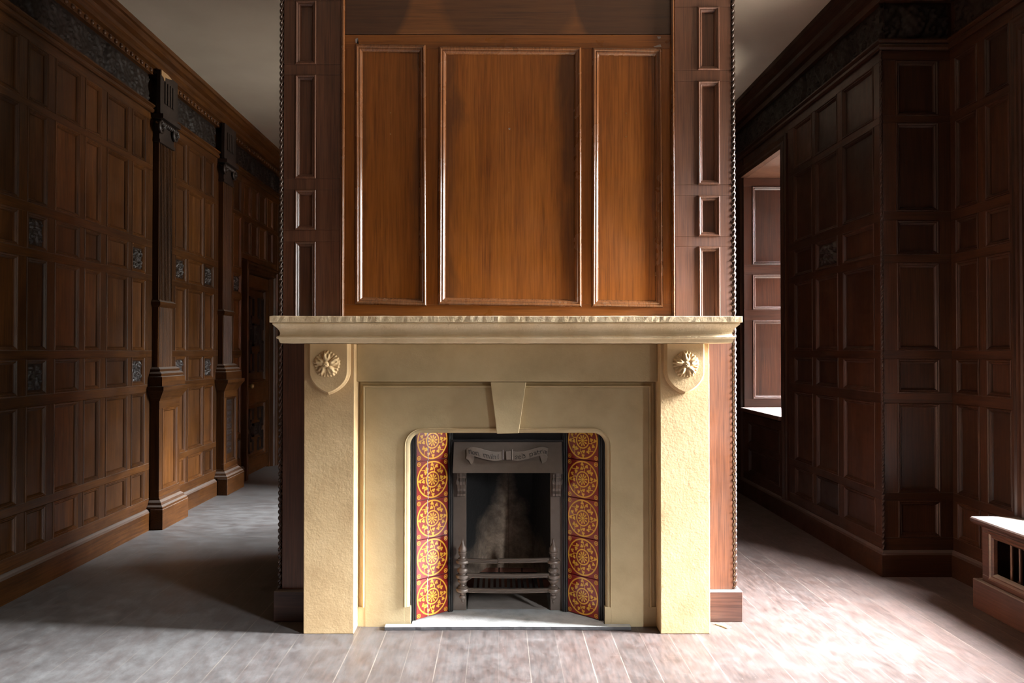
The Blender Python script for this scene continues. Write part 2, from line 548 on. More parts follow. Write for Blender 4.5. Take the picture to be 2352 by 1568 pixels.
def right_run(mb, y0, prof):
    """mitred moulding along the right wall, across the pier's face and on along its side"""
    mb.loops([[(XR - w, y0, v) for w, v in prof], [(XR - w, YP - w, v) for w, v in prof], [(XP - w, YP - w, v) for w, v in prof], [(XP - w, YBACK, v) for w, v in prof]], True, True)


def rope(name, x, y, z0, z1, r, pitch, mat, parent, core=True):
    mb = MB()
    n = int((z1 - z0) / pitch * 14)
    for ph in (0, pi):
        mb.tube([(x + r * .55 * cos(ph + 2 * pi * i / 14), y + r * .55 * sin(ph + 2 * pi * i / 14), z0 + (z1 - z0) * i / n) for i in range(n + 1)],
                [r * (.55 + .16 * sin(2 * pi * i / 7)) for i in range(n + 1)], 6)
    if core: mb.tube([(x, y, z0), (x, y, z1)], r * .6, 8)
    return mb.build(name, mat, parent, recalc=False)


XL, XR, XP = -2.18, 2.24, 1.90       # left wall, right wall, projecting pier of the right wall
YP, YW = 3.745, 5.06                 # pier front, near edge of the far window
CEIL = 3.0
TL = lambda u, v, w: (XL + w, u, v)
TR = lambda u, v, w: (XR - w, u, v)
TP = lambda u, v, w: (XP - w, u, v)
TPF = lambda u, v, w: (u, YP - w, v)
YFRONT, YBACK = -4.0, 8.3

# ------------------------------------------------------------------ floor, ceiling
mb = MB()
mb.box(-2.5, 2.9, YFRONT - .2, 4.25, -.08, 0, 0)
mb.box(-.9, 2.9, 4.25, YBACK + .2, -.08, 0, 0)
mb.box(-2.5, -.9, 4.25, YBACK + .2, -.08, 0, 1)
tag(mb.build('floor', [floor_y, floor_x]), 'worn dusty brown floorboards running towards the fireplace', 'floor', kind='structure')
mb = MB(); mb.box(-2.5, 2.9, YFRONT - .2, YBACK + .2, CEIL, CEIL + .1)
tag(mb.build('ceiling', plaster), 'plain grey plaster ceiling above the dark cornices', 'ceiling', kind='structure')

# ------------------------------------------------------------------ left wall
wall_l = MB()
wall_l.box(XL - .15, XL - REC, YFRONT, 6.56, 0, CEIL, 0)
wall_l.box(XL - .15, XL - REC, 6.56, 7.28, 1.80, CEIL, 0)
wall_l.box(XL - .15, XL - .10, 6.56, 7.28, 0, 1.80, 0)
wall_l.box(XL - .15, XL - REC, 7.28, YBACK, 0, CEIL, 0)
LC = [(2.44, 2.60), (2.66, 2.90), (2.955, 3.125), (3.185, 3.435), (3.495, 3.655), (3.715, 3.935), (3.98, 4.145), (4.205, 4.45), (4.497, 4.668)]
LB = [(5.10, 5.276), (5.312, 5.578), (5.606, 5.782)]
LCC = [(6.215, 6.40)]
LD = [(6.47, 6.64), (6.67, 6.86), (6.89, 7.09), (7.12, 7.31)]
frame_patch(wall_l, TL, YFRONT, 4.6995, .12, 2.60, LC, ROWS)
frame_patch(wall_l, TL, 4.70, 5.83, .12, 2.60, LB, ROWS)
frame_patch(wall_l, TL, 5.83, 6.43, .12, 2.60, LCC, ROWS)
frame_patch(wall_l, TL, 6.43, 7.40, 1.90, 2.60, LD, [(1.945, 2.24), (2.275, 2.55)])
frame_patch(wall_l, TL, 7.40, YBACK, .12, 2.60, [(7.47, 7.70), (7.76, 7.92)], ROWS)
wl = tag(wall_l.build('wall_left', [oak_v, oak_y], bevel=.0015), 'dark oak panelled wall left of the fireplace, with carved frieze and door', 'wall', kind='structure')
for ci, (u0, u1) in enumerate(LC + LB + LCC + [(7.47, 7.70), (7.76, 7.92)]):
    carved = {4: (4, 2), 8: (4, 2), 9: (4, 2), 11: (4, 2), 12: (4,)}.get(ci, ())
    for ri, (v0, v1) in enumerate(ROWS):
        if ri in carved: carved_panel(TL, u0, u1, v0, v1, wl, seed=ci * .7 + ri)
        else: make_panel(TL, u0, u1, v0, v1, wl)
for (u0, u1) in LD:
    for (v0, v1) in [(1.945, 2.24), (2.275, 2.55)]: make_panel(TL, u0, u1, v0, v1, wl)
frieze_strip(TL, 2.3, 4.735, 2.655, 2.845, wl, [2.9, 3.55, 4.25])
frieze_strip(TL, 5.05, 5.85, 2.655, 2.845, wl, [5.42])
frieze_strip(TL, 6.16, 7.9, 2.655, 2.845, wl, [6.75, 7.35])
mb = MB()
for a_, b_ in ((YFRONT, 4.738), (5.012, 5.855), (6.129, YBACK)):
    sweep_u(mb, TL, a_, b_, [(-.02, 2.60), (.012, 2.60), (.020, 2.608), (.020, 2.622), (.010, 2.63), (.026, 2.640), (.026, 2.648), (.0, 2.656), (-.02, 2.656)])
mb.build('frieze_rail', oak_y, wl)

mb = MB()
sweep_u(mb, TL, YFRONT, YBACK, [(-.02, 2.845), (.008, 2.845), (.010, 2.880), (.035, 2.886), (.045, 2.90), (.060, 2.915), (.065, 2.935), (.090, 2.95), (.105, 2.972), (.118, 2.976), (.122, 3.0), (-.02, 3.0)])
for i in range(78):
    u = 2.6 + i * .062
    mb.ball(TL(u, 2.862, .010), .013, .018, .015, 7)
tag(mb.build('trim_1', oak_y), 'moulded dark cornice along the top of the left wall', 'cornice', kind='structure')
mb = MB()
sweep_u(mb, TL, YFRONT, 4.70, [(-.02, 0), (.022, 0), (.022, .108), (.016, .118), (.006, .128), (-.02, .130)])
sweep_u(mb, TL, 5.09, 5.815, [(-.02, 0), (.022, 0), (.022, .108), (.016, .118), (.006, .128), (-.02, .130)])
sweep_u(mb, TL, 6.21, 6.46, [(-.02, 0), (.022, 0), (.022, .108), (.016, .118), (.006, .128), (-.02, .130)])
sweep_u(mb, TL, 7.40, YBACK, [(-.02, 0), (.022, 0), (.022, .108), (.016, .118), (.006, .128), (-.02, .130)])
tag(mb.build('baseboard_left', oak_y), 'scuffed oak skirting board along the left wall', 'baseboard', kind='structure')

# door in the left wall
dr = thing('door_1', 'carved oak door at the far end of the left wall', 'door', (XL, 6.92, 0), kind='structure')
mb = MB()
CAS = [(0, -.02), (0, .034), (.012, .040), (.028, .036), (.040, .022), (.060, .018), (.075, .026), (.085, .010), (.09, -.02)]


def door_path(d): return [(6.46 + d, 0), (6.46 + d, 1.885 - d), (7.385 - d, 1.885 - d), (7.385 - d, 0)]


lp = [[TL(u, v, w) for (u, v) in door_path(d)] for d, w in CAS]
mb.loops([[l[k] for l in lp] for k in range(4)], closed=False, caps=True)
mb.build('architrave', oak_v, dr)
mb = MB()
DT = lambda u, v, w: (XL - .03 + w, u, v)
frame_patch(mb, DT, 6.56, 7.28, .012, 1.79, [(6.66, 7.18)], [(.145, .64), (.825, 1.68)], depth=.03)
mb.box(6.56, 7.28, .012, 1.79, -.05, -.028, 0, DT)
leaf = mb.build('door_leaf', [oak_v, oak_y], dr, bevel=.002)


def strapwork(u0, u1, v0, v1):
    mb = MB()
    mb.loops(ring_loops(DT, u0, u1, v0, v1, [(0, -.029), (0, .004), (.008, .008), (.016, .003), (.024, -.014)]), mi=0)
    uc, W, H = (u0 + u1) / 2, u1 - u0, v1 - v0
    s = .012

    def bar(a, b, c, d, mi=1): mb.box(u0 + W * a, u0 + W * b, v0 + H * c, v0 + H * d, -.014, .004, mi, DT)
    t = .018 / W; q = .018 / H
    for m in (0, 1):
        f = (lambda a, b: (a, b)) if not m else (lambda a, b: (1 - b, 1 - a))
        bar(*f(.12, .12 + t), .10, .42); bar(*f(.12, .12 + t), .58, .90)
        bar(*f(.12, .34), .10, .10 + q); bar(*f(.12, .34), .90 - q, .90)
        bar(*f(.34, .34 + t), .10, .30); bar(*f(.34, .34 + t), .70, .90)
        bar(*f(.20, .34), .30, .30 + q); bar(*f(.20, .34), .70 - q, .70)
        bar(*f(.20, .20 + t), .30, .70)
        bar(*f(.34, .34 + t), .38, .62)
        bar(*f(.12, .24), .42, .42 + q); bar(*f(.12, .24), .58 - q, .58)
    bar(.34, .66, .38, .38 + q); bar(.34, .66, .62 - q, .62)
    mb.grid(lambda a, b: DT(u0 + W * (.39 + .22 * a), v0 + H * (.41 + .18 * b), -.013 + .016 * foliage(a, b, 2)), 20, 20, 1)
    return mb.build('strapwork_panel', [oak_v, oak_carved], dr, recalc=False)


strapwork(6.66, 7.18, .145, .64); strapwork(6.66, 7.18, .825, 1.68)
mb = MB(); mb.prism([(6.605, .69), (6.635, .69), (6.64, .73), (6.62, .76), (6.60, .73)], 0, .006, DT); mb.build('escutcheon', brass, dr)
mb = MB(); mb.lathe([(.008, -2.21), (.008, -2.17), (.018, -2.16), (.022, -2.15), (.016, -2.135), (.001, -2.132)], 6.62, .80, 14, axis='X'); mb.build('door_knob', brass, dr)


# ------------------------------------------------------------------ pilasters on the left wall
def pilaster(y0, label, carved_die):
    t = thing('pilaster', label, 'pilaster', (XL, y0, 0), group='fluted oak pilasters of the left wall')
    B = lambda a, b, c, d, e, f, mb: mb.box(XL + a, XL + b, y0 + c, y0 + d, e, f)
    mb = MB(); B(.0235, .103, 0, .385, 0, .128, mb)
    mb.build('plinth', oak_y, t, bevel=.003)
    mb = MB()
    lv = [(.100, .128), (.098, .140), (.086, .150), (.080, .165), (.066, .178), (.062, .190)]
    mb.loops([[(XL + .001, y0 + .103 - p - .0, z), (XL + p, y0 + .103 - p, z), (XL + p, y0 + .385 - (.103 - p), z), (XL + .001, y0 + .385 - (.103 - p), z)] for p, z in lv])
    mb.build('base_moulding', oak_y, t)
    T = lambda u, v, w: (XL + .060 + w, y0 + u, v)
    mb = MB(); mb.box(XL + .001, XL + .040, y0 + .042, y0 + .343, .19, .80)
    frame_patch(mb, T, .042, .343, .19, .80, [(.085, .300)], [(.235, .745)])
    ped = mb.build('pedestal', [oak_v, oak_y], t, bevel=.0015)
    pnl = make_panel(T, .085, .300, .235, .745, t, name='pedestal_panel')
    if carved_die:
        mb = MB()
        for k in range(9):
            v = .30 + k * .048
            mb.grid(lambda a, b: T(.135 + a * .115, v + b * .045, -.0133 + .009 * foliage(a, b, k)), 12, 8, 0)
        mb.build('carved_drop', oak_carved, t, recalc=False)
    mb = MB()
    lv = [(.062, .795), (.066, .806), (.074, .818), (.086, .838), (.098, .856), (.103, .862), (.103, .886)]
    mb.loops([[(XL + .001, y0 + .103 - p, z), (XL + p, y0 + .103 - p, z), (XL + p, y0 + .385 - (.103 - p), z), (XL + .001, y0 + .385 - (.103 - p), z)] for p, z in lv])
    mb.build('pedestal_cap', oak_y, t)
    mb = MB()
    lv = [(.085, .887), (.085, .945), (.074, .950), (.078, .957), (.078, .966), (.070, .973), (.058, .979), (.060, .985), (.060, .993), (.052, 1.0), (.044, 1.006)]
    mb.loops([[(XL + .001, y0 + .105 - p, z), (XL + p, y0 + .105 - p, z), (XL + p, y0 + .383 - (.105 - p), z), (XL + .001, y0 + .383 - (.105 - p), z)] for p, z in lv])
    mb.build('shaft_base', oak_y, t)

    def fluted(z0, z1, sign, a, b, nm):
        poly = [(.001, a)]
        n = 9; w = (b - a - .016) / n
        poly.append((.036, a))
        for k in range(n):
            for q in range(7):
                ang = pi * q / 6
                poly.append((.036 + sign * .0085 * sin(ang), a + .008 + w * (k + .5 - .44 * cos(ang))))
        poly += [(.036, b), (.001, b)]
        mb = MB(); mb.loops([[(XL + p, y0 + u, z) for p, u in poly] for z in (z0, z1)])
        mb.build(nm, oak_v, t)
    fluted(1.006, 1.385, 1, .068, .276, 'reeded_shaft')
    mb = MB()
    lv = [(.044, 1.386), (.050, 1.392), (.056, 1.398), (.056, 1.418), (.048, 1.424), (.044, 1.43)]
    mb.loops([[(XL + .001, y0 + .110 - p, z), (XL + p, y0 + .110 - p, z), (XL + p, y0 + .332 - (.110 - p) + .01, z), (XL + .001, y0 + .332 - (.110 - p) + .01, z)] for p, z in lv])
    mb.build('shaft_band', oak_y, t)
    fluted(1.431, 2.425, -1, .068, .276, 'fluted_shaft')
    mb = MB()
    mb.box(XL + .001, XL + .046, y0 + .060, y0 + .284, 2.426, 2.446)
    mb.box(XL + .001, XL + .040, y0 + .066, y0 + .278, 2.446, 2.545)
    mb.box(XL + .001, XL + .075, y0 + .040, y0 + .304, 2.572, 2.60)
    for k in range(9):
        mb.ball((XL + .048, y0 + .078 + k * .0235, 2.552), .016, .011, .018, 8)
    for yy in (y0 + .070, y0 + .274):
        sp = []
        for i in range(46):
            a = i / 45 * 4.4 * pi; r = .044 * (1 - i / 45 * .82)
            sp.append((XL + .052, yy + r * cos(a), 2.52 + r * sin(a)))
        mb.tube(sp, [.011 * (1 - .5 * i / 45) for i in range(46)], 6)
        mb.lathe([(.001, XL + .074), (.012, XL + .070), (.014, XL + .05), (.014, XL + .03)], yy, 2.52, 12, axis='X')
    mb.build('capital', oak_carved, t, bevel=0)
    mb = MB()
    mb.box(XL + .029, XL + .055, y0 + .045, y0 + .30, 2.602, 2.879)
    for k in range(4):
        mb.box(XL + .055, XL + .063, y0 + .10 + k * .038, y0 + .122 + k * .038, 2.68, 2.82)
    mb.build('frieze_block', oak_carved, t, bevel=.002)
    return t


p1 = pilaster(4.70, 'nearer fluted oak pilaster on the left wall, plain pedestal panel, broken top corner', False)
mb = MB()
mb.prism([(4.747, 2.845), (4.775, 2.838), (4.785, 2.822), (4.80, 2.826), (4.80, 2.848), (4.84, 2.852), (4.90, 2.868), (4.84, 2.877), (4.78, 2.876), (4.747, 2.878)], .0555, .060, TL)
mb.build('broken_edge', chip_gold, p1)
pilaster(5.817, 'farther fluted oak pilaster on the left wall, carved drop on its pedestal', True)

# ------------------------------------------------------------------ right wall: near length, pier, far window
W1 = (2.52, 3.165, .40, 2.46)          # near window opening: y0 y1 z0 z1
W_FILL = (.02, .72, .90, 1.72)           # added opening beside the camera, out of frame, to fill the fireplace front
W2 = (YW, 5.86, .66, 2.45)            # far window opening
wr = MB()
o = .02
wr.box(XR + o, XR + .36, YFRONT, W_FILL[0], 0, CEIL, 0)
wr.box(XR + o, XR + .36, W_FILL[0], W_FILL[1], 0, W_FILL[2], 0)
wr.box(XR + o, XR + .36, W_FILL[0], W_FILL[1], W_FILL[3], CEIL, 0)
wr.box(XR + o, XR + .36, W_FILL[1], W1[0], 0, CEIL, 0)
wr.box(XR + o, XR + .36, W1[0], W1[1], 0, W1[2] - .03, 0)
wr.box(XR + o, XR + .36, W1[0], W1[1], W1[3], CEIL, 0)
wr.box(XR + o, XR + .36, W1[1], YP + .06, 0, CEIL, 0)
wr.box(XP + o, XR + .36, YP + o, W2[0], 0, CEIL, 0)
wr.box(XP + o, XR + .36, W2[0], W2[1] + .04, 0, W2[2] - .02, 0)
wr.box(XP + o, XR + .36, W2[0], W2[1] + .04, W2[3], CEIL, 0)
wr.box(XP + o, XR + .36, W2[1] + o, YBACK, 0, CEIL, 0)
RN = [(3.305, 3.475), (3.53, 3.705)]
RPS = [(3.825, 4.174), (4.235, 4.531), (4.579, 4.862)]
RPF = [(1.972, 2.182)]
frame_patch(wr, TR, 3.285, YP - .0005, .12, 2.60, RN, ROWS)
frame_patch(wr, TR, W_FILL[1], W1[0] - .13, .12, 2.60, [(.80, .98), (1.03, 1.2), (1.26, 1.5), (1.55, 1.72), (1.8, 2.05)], ROWS)
frame_patch(wr, TR, YFRONT, W_FILL[0], .12, 2.60, [], [])
frame_patch(wr, TR, W1[0] - .13, 3.285, 2.50, 2.60, [], [])
frame_patch(wr, TP, YP + REC, 4.955, .12, 2.60, RPS, ROWS)
frame_patch(wr, TP, 4.955, W2[1] + .02, .12, W2[2] - .03, [(5.13, 5.76)], [(.19, .37), (.41, .57)])
frame_patch(wr, TP, 4.955, W2[1], 2.50, 2.60, [], [])
frame_patch(wr, TP, W2[1] + .02, YBACK, .12, 2.60, [(6.05, 6.35), (6.42, 6.7)], ROWS)
frame_patch(wr, TPF, XP, XR + .015, .12, 2.60, RPF, ROWS, mi_r=2)
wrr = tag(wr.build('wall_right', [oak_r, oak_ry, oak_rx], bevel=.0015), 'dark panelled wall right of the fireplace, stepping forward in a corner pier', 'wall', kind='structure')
for (u0, u1) in RN:
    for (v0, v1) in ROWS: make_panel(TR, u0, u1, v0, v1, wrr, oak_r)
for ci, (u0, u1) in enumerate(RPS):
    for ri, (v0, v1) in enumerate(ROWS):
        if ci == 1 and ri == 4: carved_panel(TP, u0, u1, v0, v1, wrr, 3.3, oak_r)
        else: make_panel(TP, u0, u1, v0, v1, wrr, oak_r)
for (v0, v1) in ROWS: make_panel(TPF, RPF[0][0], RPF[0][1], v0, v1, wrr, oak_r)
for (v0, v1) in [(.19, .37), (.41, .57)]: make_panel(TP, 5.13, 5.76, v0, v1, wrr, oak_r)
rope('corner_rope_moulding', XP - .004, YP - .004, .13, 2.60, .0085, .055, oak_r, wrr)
RAIL = [(-.02, 2.60), (.012, 2.60), (.020, 2.608), (.020, 2.622), (.010, 2.63), (.026, 2.640), (.026, 2.648), (.0, 2.656), (-.02, 2.656)]
mb = MB()
right_run(mb, 2.2, RAIL)
mb.build('frieze_rail', oak_ry, wrr)
frieze_strip(TP, YP, 6.6, 2.655, 2.845, wrr, [4.15, 4.75, 5.4])
frieze_strip(TR, 2.4, YP - .02, 2.655, 2.845, wrr, [3.1])
frieze_strip(TPF, XP, XR, 2.655, 2.845, wrr, [2.07], step=.006, amp=.034)
mb = MB()
CORN = [(-.019, 2.845), (.008, 2.845), (.010, 2.880), (.035, 2.886), (.045, 2.90), (.055, 2.915), (.060, 2.935), (.080, 2.95), (.095, 2.972), (.102, 2.976), (.106, 3.0), (-.019, 3.0)]
right_run(mb, YFRONT, CORN)
tag(mb.build('trim_2', oak_ry), 'moulded dark cornice along the top of the right wall', 'cornice', kind='structure')
SK = [(-.02, 0), (.018, 0), (.018, .108), (.013, .118), (.004, .128), (-.02, .130)]
mb = MB()
right_run(mb, 3.325, SK)
sweep_u(mb, TR, YFRONT, 2.15, SK)
tag(mb.build('baseboard_right', oak_rx), 'dark skirting board round the right wall and its pier', 'baseboard', kind='structure')

# far window (in the right wall, beyond the pier): reveal, sill, casing, sash
w2 = thing('window_2', 'far window recess beyond the right pier with a panelled reveal', 'window', (XP, 5.46, W2[2]), kind='structure')
TV = lambda u, v, w: (u, W2[1] - w, v)
mb = MB()
frame_patch(mb, TV, XP - .0, XR + .3, W2[2], W2[3], [(1.965, 2.30)], [(.735, 1.345), (1.425, 1.70), (1.775, 2.385)], mi_r=1)
rev = mb.build('reveal', [oak_r, oak_rx], w2, bevel=.0015)
for v0, v1 in [(.735, 1.345), (1.425, 1.70), (1.775, 2.385)]: make_panel(TV, 1.965, 2.30, v0, v1, w2, oak_r, prof=[(d * 1.3, w) for d, w in SMALL], name='reveal_panel')
mb = MB(); mb.box(XP - .03, XR + .3, W2[0] + .002, W2[1] - .002, W2[2] - .018, W2[2] + .012); mb.build('sill', seat_wood, w2, bevel=.005, seg=2)
mb = MB()
C2 = [(0, -.02), (0, .012), (.010, .018), (.04, .014), (.06, .022), (.085, .018), (.09, -.02)]


def w2p(d): return [(W2[0] - .095 + d, .13), (W2[0] - .095 + d, W2[3] + .09 - d), (W2[1] + .12 - d, W2[3] + .09 - d), (W2[1] + .12 - d, .13)]


lp = [[TP(u, v, w) for (u, v) in w2p(d)] for d, w in C2]
mb.loops([[l[k] for l in lp] for k in range(4)], closed=False, caps=True)
mb.build('casing', oak_r, w2)


def sash(x, y0, y1, z0, z1, parent):
    mb = MB(); t = .03
    for a, b in ((y0, y0 + t), (y1 - t, y1)): mb.box(x, x + .05, a, b, z0, z1)
    for a, b in ((z0, z0 + t), (z1 - t, z1), (z0 + (z1 - z0) * .62, z0 + (z1 - z0) * .62 + t)): mb.box(x, x + .05, y0 + t, y1 - t, a, b)
    mb.build('sash', white_paint, parent)


sash(XR + .29, W2[0], W2[1], W2[2] + .012, W2[3], w2)
# near window (mostly outside the frame): casing and sash
w1 = thing('window_1', 'moulded casing of the near window standing on the window seat', 'window', (XR, 2.85, W1[2]), kind='structure')
mb = MB()
C1 = [(0, -.02), (0, .012), (.006, .018), (.014, .018), (.018, .010), (.028, .008), (.034, .016), (.046, .018), (.056, .012), (.062, .022), (.074, .026), (.082, .020), (.086, -.02)]


C1 = [(d_ * 1.4, w_) for d_, w_ in C1]


def w1p(d): return [(W1[0] - .125 + d, .40), (W1[0] - .125 + d, W1[3] + .09 - d), (W1[1] + .125 - d, W1[3] + .09 - d), (W1[1] + .125 - d, .40)]


lp = [[TR(u, v, w) for (u, v) in w1p(d)] for d, w in C1]
mb.loops([[l[k] for l in lp] for k in range(4)], closed=False, caps=True)
mb.build('casing', oak_r, w1)
w_fill = thing('fill_window', 'added fill window in the right wall, nearest the near end of the room', 'window', (XR, .37, W_FILL[2]), kind='structure')
sash(XR + .30, W_FILL[0], W_FILL[1], W_FILL[2], W_FILL[3], w_fill)
sash(XR + .30, W1[0], W1[1], W1[2], W1[3], w1)

# unseen walls added outside the far window to block sky from the sides
mb = MB(); mb.box(XR + .42, XR + 7.0, 4.75, 4.95, 0, 8.0)
tag(mb.build('wall_sky_block', brick), 'added brick wall blocking sky on the near side of the far window', 'wall', kind='structure')
mb = MB(); mb.box(XR + .42, XR + 7.0, 7.3, 7.5, 0, 8.0)
tag(mb.build('wall_sky_block', brick), 'added brick wall blocking sky on the far side of the far window', 'wall', kind='structure')
# wall behind the camera, far wall
mb = MB(); mb.box(-2.5, 2.9, YFRONT - .2, YFRONT, 0, CEIL)
tag(mb.build('wall_front', oak_v), 'dark wooden wall at the near end of the room', 'wall', kind='structure')
mb = MB(); mb.box(-2.5, 2.9, YBACK, YBACK + .2, 0, CEIL)
tag(mb.build('wall_back', oak_v), 'dark wooden wall at the far end of the room', 'wall', kind='structure')

# ------------------------------------------------------------------ window seat / radiator casing
SX, SY0, SY1 = 2.082, 2.20, 3.28
ws = thing('window_seat', 'red-brown boxed window seat with an open barred front under the near window', 'window seat', (2.15, 2.75, 0))
mb = MB()
lv = [(.030, .358), (.012, .366), (.004, .372), (0, .378), (0, .388), (.004, .394), (.010, .396)]
mb.loops([[(2.038 + d, SY0, z), (2.255, SY0, z), (2.255, 3.285 - d, z), (2.038 + d, 3.285 - d, z)] for d, z in lv])
mb.build('seat_top', seat_wood, ws)
TS = lambda u, v, w: (SX - w, u, v)
mb = MB()
frame_patch(mb, TS, SY0, 3.272, .12, .358, [(SY0 + .06, 3.212)], [(.150, .336)], depth=.03)
mb.box(SX + .0305, 2.236, 3.24, 3.2715, .127, .356)
mb.build('front_frame', [seat_wood, seat_wood], ws, bevel=.002)
mb = MB()
lps = ring_loops(TS, SY0 + .06, 3.212, .150, .336, [(-.012, .001), (-.010, .007), (-.002, .009), (.006, .004), (.012, .006), (.018, 0), (.022, -.012)])
mb.loops(lps, caps=False); mb.build('front_moulding', seat_wood, ws)
mb = MB(); mb.box(2.057, 2.08, SY0, 3.30, 0, .125); mb.box(2.08, 2.238, 3.275, 3.30, 0, .125)
mb.build('plinth', seat_wood, ws, bevel=.003)
for k in range(15):
    y = 3.135 - k * .051
    mb = MB(); mb.lathe([(.0065, .146), (.0065, .30), (.0085, .325), (.0065, .345)], 2.118, y, 10); mb.build('bar', mah_strip, ws)
mb = MB(); mb.box(2.22, 2.236, SY0, 3.24, .0, .35); mb.build('back_board', oak_carved, ws)

# ------------------------------------------------------------------ chimney breast with its panelled overmantel
YC = 3.14
CXL, CXR = -.898, .972
cb = thing('chimney_breast', 'tall panelled wooden chimney breast above and behind the stone fireplace', 'chimney breast', (.037, YC, 0))
TF = lambda u, v, w: (u, YC - w, v)
mb = MB()
mb.box(CXL, -.38, YC + .032, 4.15, 0, CEIL - .002)
mb.box(.455, CXR, YC + .032, 4.15, 0, CEIL - .002)
mb.box(-.38, .455, YC + .032, 4.15, .90, CEIL - .002)
mb.box(-.38, .455, 4.05, 4.15, 0, .90)
core = mb.build('chimney_core', mah_strip, cb)


def zpx(py, px=700): return PZ(px, py, YC)


UL, UR = PX(782.5, 400, YC), PX(1551, 500, YC)
lcol = (PX(678, 300, YC), PX(726, 300, YC))
rcol = (PX(1603, 300, YC), PX(1653, 300, YC))
lrows = [(zpx(760), zpx(555)), (zpx(528), zpx(436)), (zpx(410), zpx(172)), (zpx(148), zpx(2)), (2.60, 2.92)]
rrows = [(zpx(770, 1620), zpx(566, 1620)), (zpx(543, 1620), zpx(449, 1620)), (zpx(424, 1620), zpx(186, 1620)), (zpx(161, 1620), zpx(16, 1620)), (2.60, 2.92)]
for (a, b, col, rows, nm) in ((CXL + .004, UL, lcol, lrows, 'l'), (UR, CXR - .004, rcol, rrows, 'r')):
    mb = MB()
    frame_patch(mb, TF, a, b, .125, CEIL - .003, [col], rows, mi_r=0, depth=.03)
    mb.build('side_board', mah_strip if nm == 'r' else mah_strip, cb, bevel=.0015)
    for (v0, v1) in rows:
        make_panel(TF, col[0], col[1], v0, v1, cb, mah_strip, [(0, -.029), (0, .002), (.0025, .0056), (.0055, .0062), (.008, .0040), (.0105, .0012), (.0122, .0008), (.0135, .0018), (.016, -.001), (.019, -.0045), (.0205, -.0085), (.0215, -.0125)], 'small_side_panel')
for (px0, px1, pyr) in ((783.5, 791.5, 400), (1542.5, 1549.5, 400)):
    mb = MB()
    x0, x1 = PX(px0, pyr, YC), PX(px1, pyr, YC)
    c, r = (x0 + x1) / 2, (x1 - x0) / 2
    top, bot = [], []
    for q in range(25):
        a = pi * q / 24
        for lst, z in ((top, CEIL - .004), (bot, 1.2)): lst.append((c - r * 1.0 * cos(a), YC + .002 - .012 * sin(a) + (.002 if q in (8, 16) else 0), z))
    mb.loops([bot, top], smooth=True); mb.build('bead_moulding', mah_mould, cb)
# the three-panel board between the two beads
YB = YC + .012
TB = lambda u, v, w: (u, YB - w, v)
ub0, ub1 = PX(791.5, 400, YB), PX(1542.5, 400, YB)
zs = PZ(1165, 79, YB)
quads = [[(816, 699), (980, 703), (978, 104), (816, 102)], [(1006, 700), (1336, 705), (1335, 109), (1008, 107)], [(1358, 705), (1523, 707), (1520, 112), (1360, 110)]]
Q = [[(PX(x, y, YB), PZ(x, y, YB)) for x, y in q] for q in quads]
mb = MB()
rows = [(min(q[0][1] for q in Q) + .012, min(q[3][1] for q in Q) - .004)]
cols = [(max(q[0][0], q[3][0]) + .012, min(q[1][0], q[2][0]) - .012) for q in Q]
frame_patch(mb, TB, ub0, ub1, 1.20, zs - .001, cols, rows, mi_s=0, mi_r=1, depth=.018)
mb.build('overmantel_frame', [mah_v, mah_x], cb, bevel=.001)
BOLD2 = [(.013, -.0175), (.013, .0005), (0, .0005), (.0008, .0042), (.0026, .0076), (.005, .0098), (.0085, .0107), (.011, .0100), (.0130, .0082), (.0145, .0062), (.0155, .0053), (.0168, .0060), (.0190, .0066), (.0208, .0060), (.0232, .0040), (.0256, .0015), (.0278, -.0012), (.0292, -.0038), (.0300, -.0072), (.031, -.0075)]
for q in Q:
    mb = MB(); mb.loops(quad_loops(TB, q, BOLD2), caps=True)
    # the ring is the moulding, its last cap the field
    mb.m[-1] = 1
    mb.build('overmantel_panel', [mah_mould, mah_field], cb)
mb = MB(); mb.box(ub0, ub1, YB, YB + .018, zs + .002, CEIL - .004)
mb.build('upper_board', upper_board_mat, cb, bevel=.0015)
# small nail holes and plaster chips on the board
for (px, py, r) in ((1170, 296, .004), (897, 308, .003), (897, 259, .0025), (1438, 314, .003), (1438, 260, .0025), (1169, 258, .0022)):
    x, _, z = P(px, py, YB + .008)
    mb = MB(); mb.lathe([(.0005, YB + .0075), (r * .8, YB + .0064), (r, YB + .0058), (r, YB + .009)], x, z, 10, axis='Y'); mb.build('old_nail', grout if r > .0035 else chip_gold, cb)
for pts in ([(816, 90), (822, 87), (823, 92), (820, 100), (824, 101), (817, 99)], [(1501, 107), (1510, 104), (1517, 102), (1519, 108), (1503, 109)], [(1509, 84), (1518, 84), (1517, 88), (1512, 90)]):
    mb = MB(); mb.prism([(PX(x, y, YB), PZ(x, y, YB)) for x, y in pts], -.001, .0015, TB); mb.build('chipped_corner', grout, cb)
rope('rope_moulding', CXL - .005, YC + .004, .127, CEIL - .004, .0085, .052, rope_wood, cb)
rope('rope_moulding', CXR + .006, YC + .004, .127, CEIL - .004, .0085, .052, rope_wood, cb)
mb = MB(); mb.box(CXR + .004, CXR + .014, YC + .02, 4.13, .127, CEIL - .004)
mb.build('side_cladding', mah_strip, cb, bevel=.002)
mb = MB(); mb.box(CXL - .014, CXL - .004, YC + .02, 4.13, .127, CEIL - .004)
mb.build('side_cladding', mah_strip, cb, bevel=.002)
mb = MB(); mb.box(-.921, -.58, 3.112, YC + .03, 0, .125); mb.box(-.921, CXL - .001, YC + .03, 4.16, 0, .125)
mb.build('plinth', plinth_wood, cb, bevel=.003)
